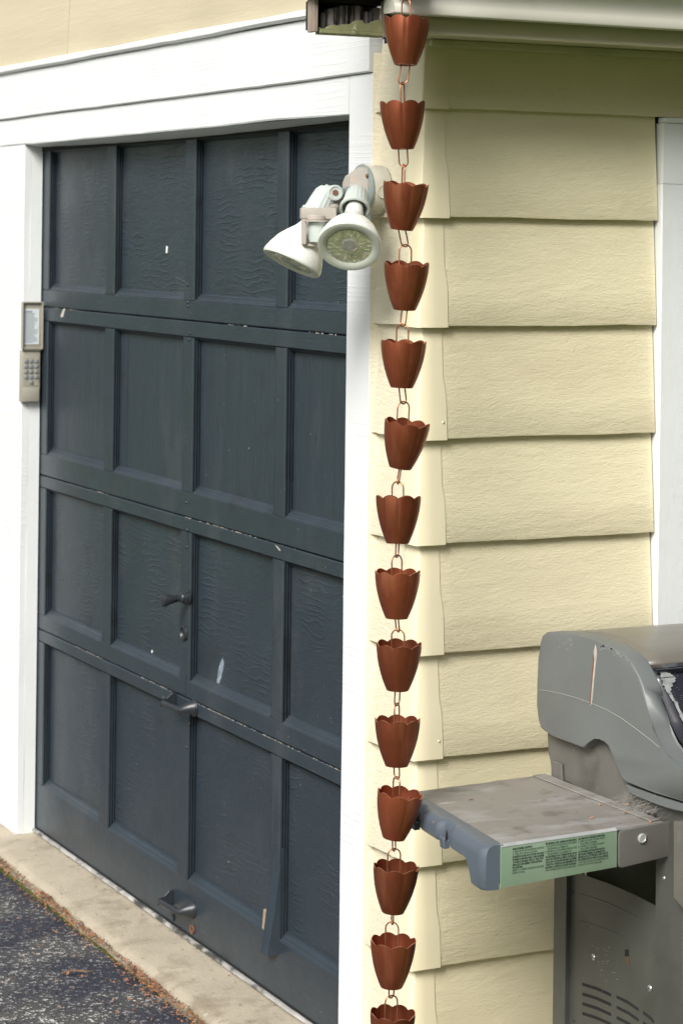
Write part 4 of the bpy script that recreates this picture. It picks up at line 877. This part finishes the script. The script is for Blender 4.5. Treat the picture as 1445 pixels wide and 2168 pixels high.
# inside of the cart (dark), cart back and far side, bottom shelf, wheels hidden below the frame
m = MB(); m.box((PX+.05, pb.y-.01, .12), (XR-.02, pb.y, .80)); m.box((XR-.02, pd.y, .12), (XR, pb.y, .80)); m.box((PX+.045, pd.y, .10), (XR-.02, pb.y-.011, .12)); m.box((PX+.03, pd.y-.05, .70), (XR-.02, pb.y-.02, .72)); m.build('cart_body', 'grill_dirty', Q)
# control panel to the right of the front post
m = MB(); q = [ax_(px, py, PX-.030) for px, py in ((1424, 1738), (1600, 1738), (1600, 1990), (1445, 1925), (1424, 1900))]; m.prism(q, (.05, 0, 0), .003, 2); m.build('control_panel_end', 'grill_top', Q, smooth=40)
m = MB(); y_ = q[1].y; m.box((PX+.02, y_, .62), (XR, y_+.05, .80), .004); m.build('control_panel', 'cab', Q, smooth=40)
for k in range(3):
    m = MB(); m.lathe([(.028, 0), (.028, .012), (.020, .016), (.019, .030), (.0001, .030)], (PX+.12+.17*k, y_, .71), (0, -1, 0), 24); m.build('control_knob', 'black', Q, smooth=40)
m = MB(); m.tube([(XC+.12, P[18].y-.04, P[18].z+.03), (XR-.06, P[18].y-.04, P[18].z+.03)], .012, 14); m.build('lid_handle', 'black', Q, smooth=60)

# loose bits on the shelf, a cobweb in the corner of casting and shelf
sf = lambda px, py, dz=.002: az_(px, py, SZ+dz)
m = MB(); rr = random.Random(17)
spots = [(1272, 1704, 4), (1322, 1704, 5), (1320, 1721, 5), (1250, 1732, 5), (1312, 1744, 4), (1392, 1715, 6), (1218, 1719, 2.5), (1225, 1680, 2.5), (918, 1741, 3), (962, 1737, 2.5), (995, 1693, 2), (1150, 1672, 3), (1090, 1700, 2), (1375, 1741, 3)]
for px, py, s in spots:
    c = sf(px, py, .002); s *= .0011
    for k in range(5):
        u = V((rr.uniform(-1, 1), rr.uniform(-1, 1), rr.uniform(-.1, .7)))*s; v2 = V((rr.uniform(-1, 1), rr.uniform(-1, 1), rr.uniform(-.1, .6)))*s*.8
        cc = c+V((rr.uniform(-s, s), rr.uniform(-s, s), 0)); m.poly([cc, cc+u, cc+u+v2, cc+v2])
for i in range(170):
    u, v_ = rr.random(), rr.random(); c = sq(u, v_, .0022); s = rr.uniform(.0005, .0016)
    m.poly([c+V((rr.uniform(-s, s), rr.uniform(-s, s), rr.uniform(0, s*.5))) for _ in range(3)])
tag(m.build('seed_debris', 'debris', loc=sf(1250, 1720), kind='stuff'), 'orange seed husks and grit scattered over the grill side shelf', 'debris')
m = MB(); a = sf(950, 1692, .0025); m.tube([sf(992, 1694, .0025), sf(996, 1692, .004), sf(1000, 1692, .0025)], .0010, 5)
tag(m.build('bird_speck', 'leaf2', loc=a, smooth=60), 'tiny dark curled husk near the far edge of the grill shelf', 'debris')
m = MB()
for i in range(130):
    t = rr.random(); p0 = sq(rr.uniform(.86, 1.0), rr.uniform(.0, .42), .002); p1 = ax_(rr.uniform(1310, 1430), rr.uniform(1640, 1735), fx-.001)
    if rr.random() < .35: p1 = sq(rr.uniform(.90, 1.05), rr.uniform(.0, .35), rr.uniform(.004, .03))
    mid = p0.lerp(p1, .5)+V((rr.uniform(-.006, .006), rr.uniform(-.006, .006), rr.uniform(-.012, .003)))
    m.tube([p0, mid, p1], rr.uniform(.00006, .00016), 3)
tag(m.build('cobweb', 'web', loc=sq(.95, .2), kind='stuff'), 'dusty cobweb strands between the grill casting and its side shelf', 'cobweb')
print('objects', len(bpy.data.objects), 'tris', sum(len(o.data.polygons) for o in bpy.data.objects if o.type == 'MESH'))
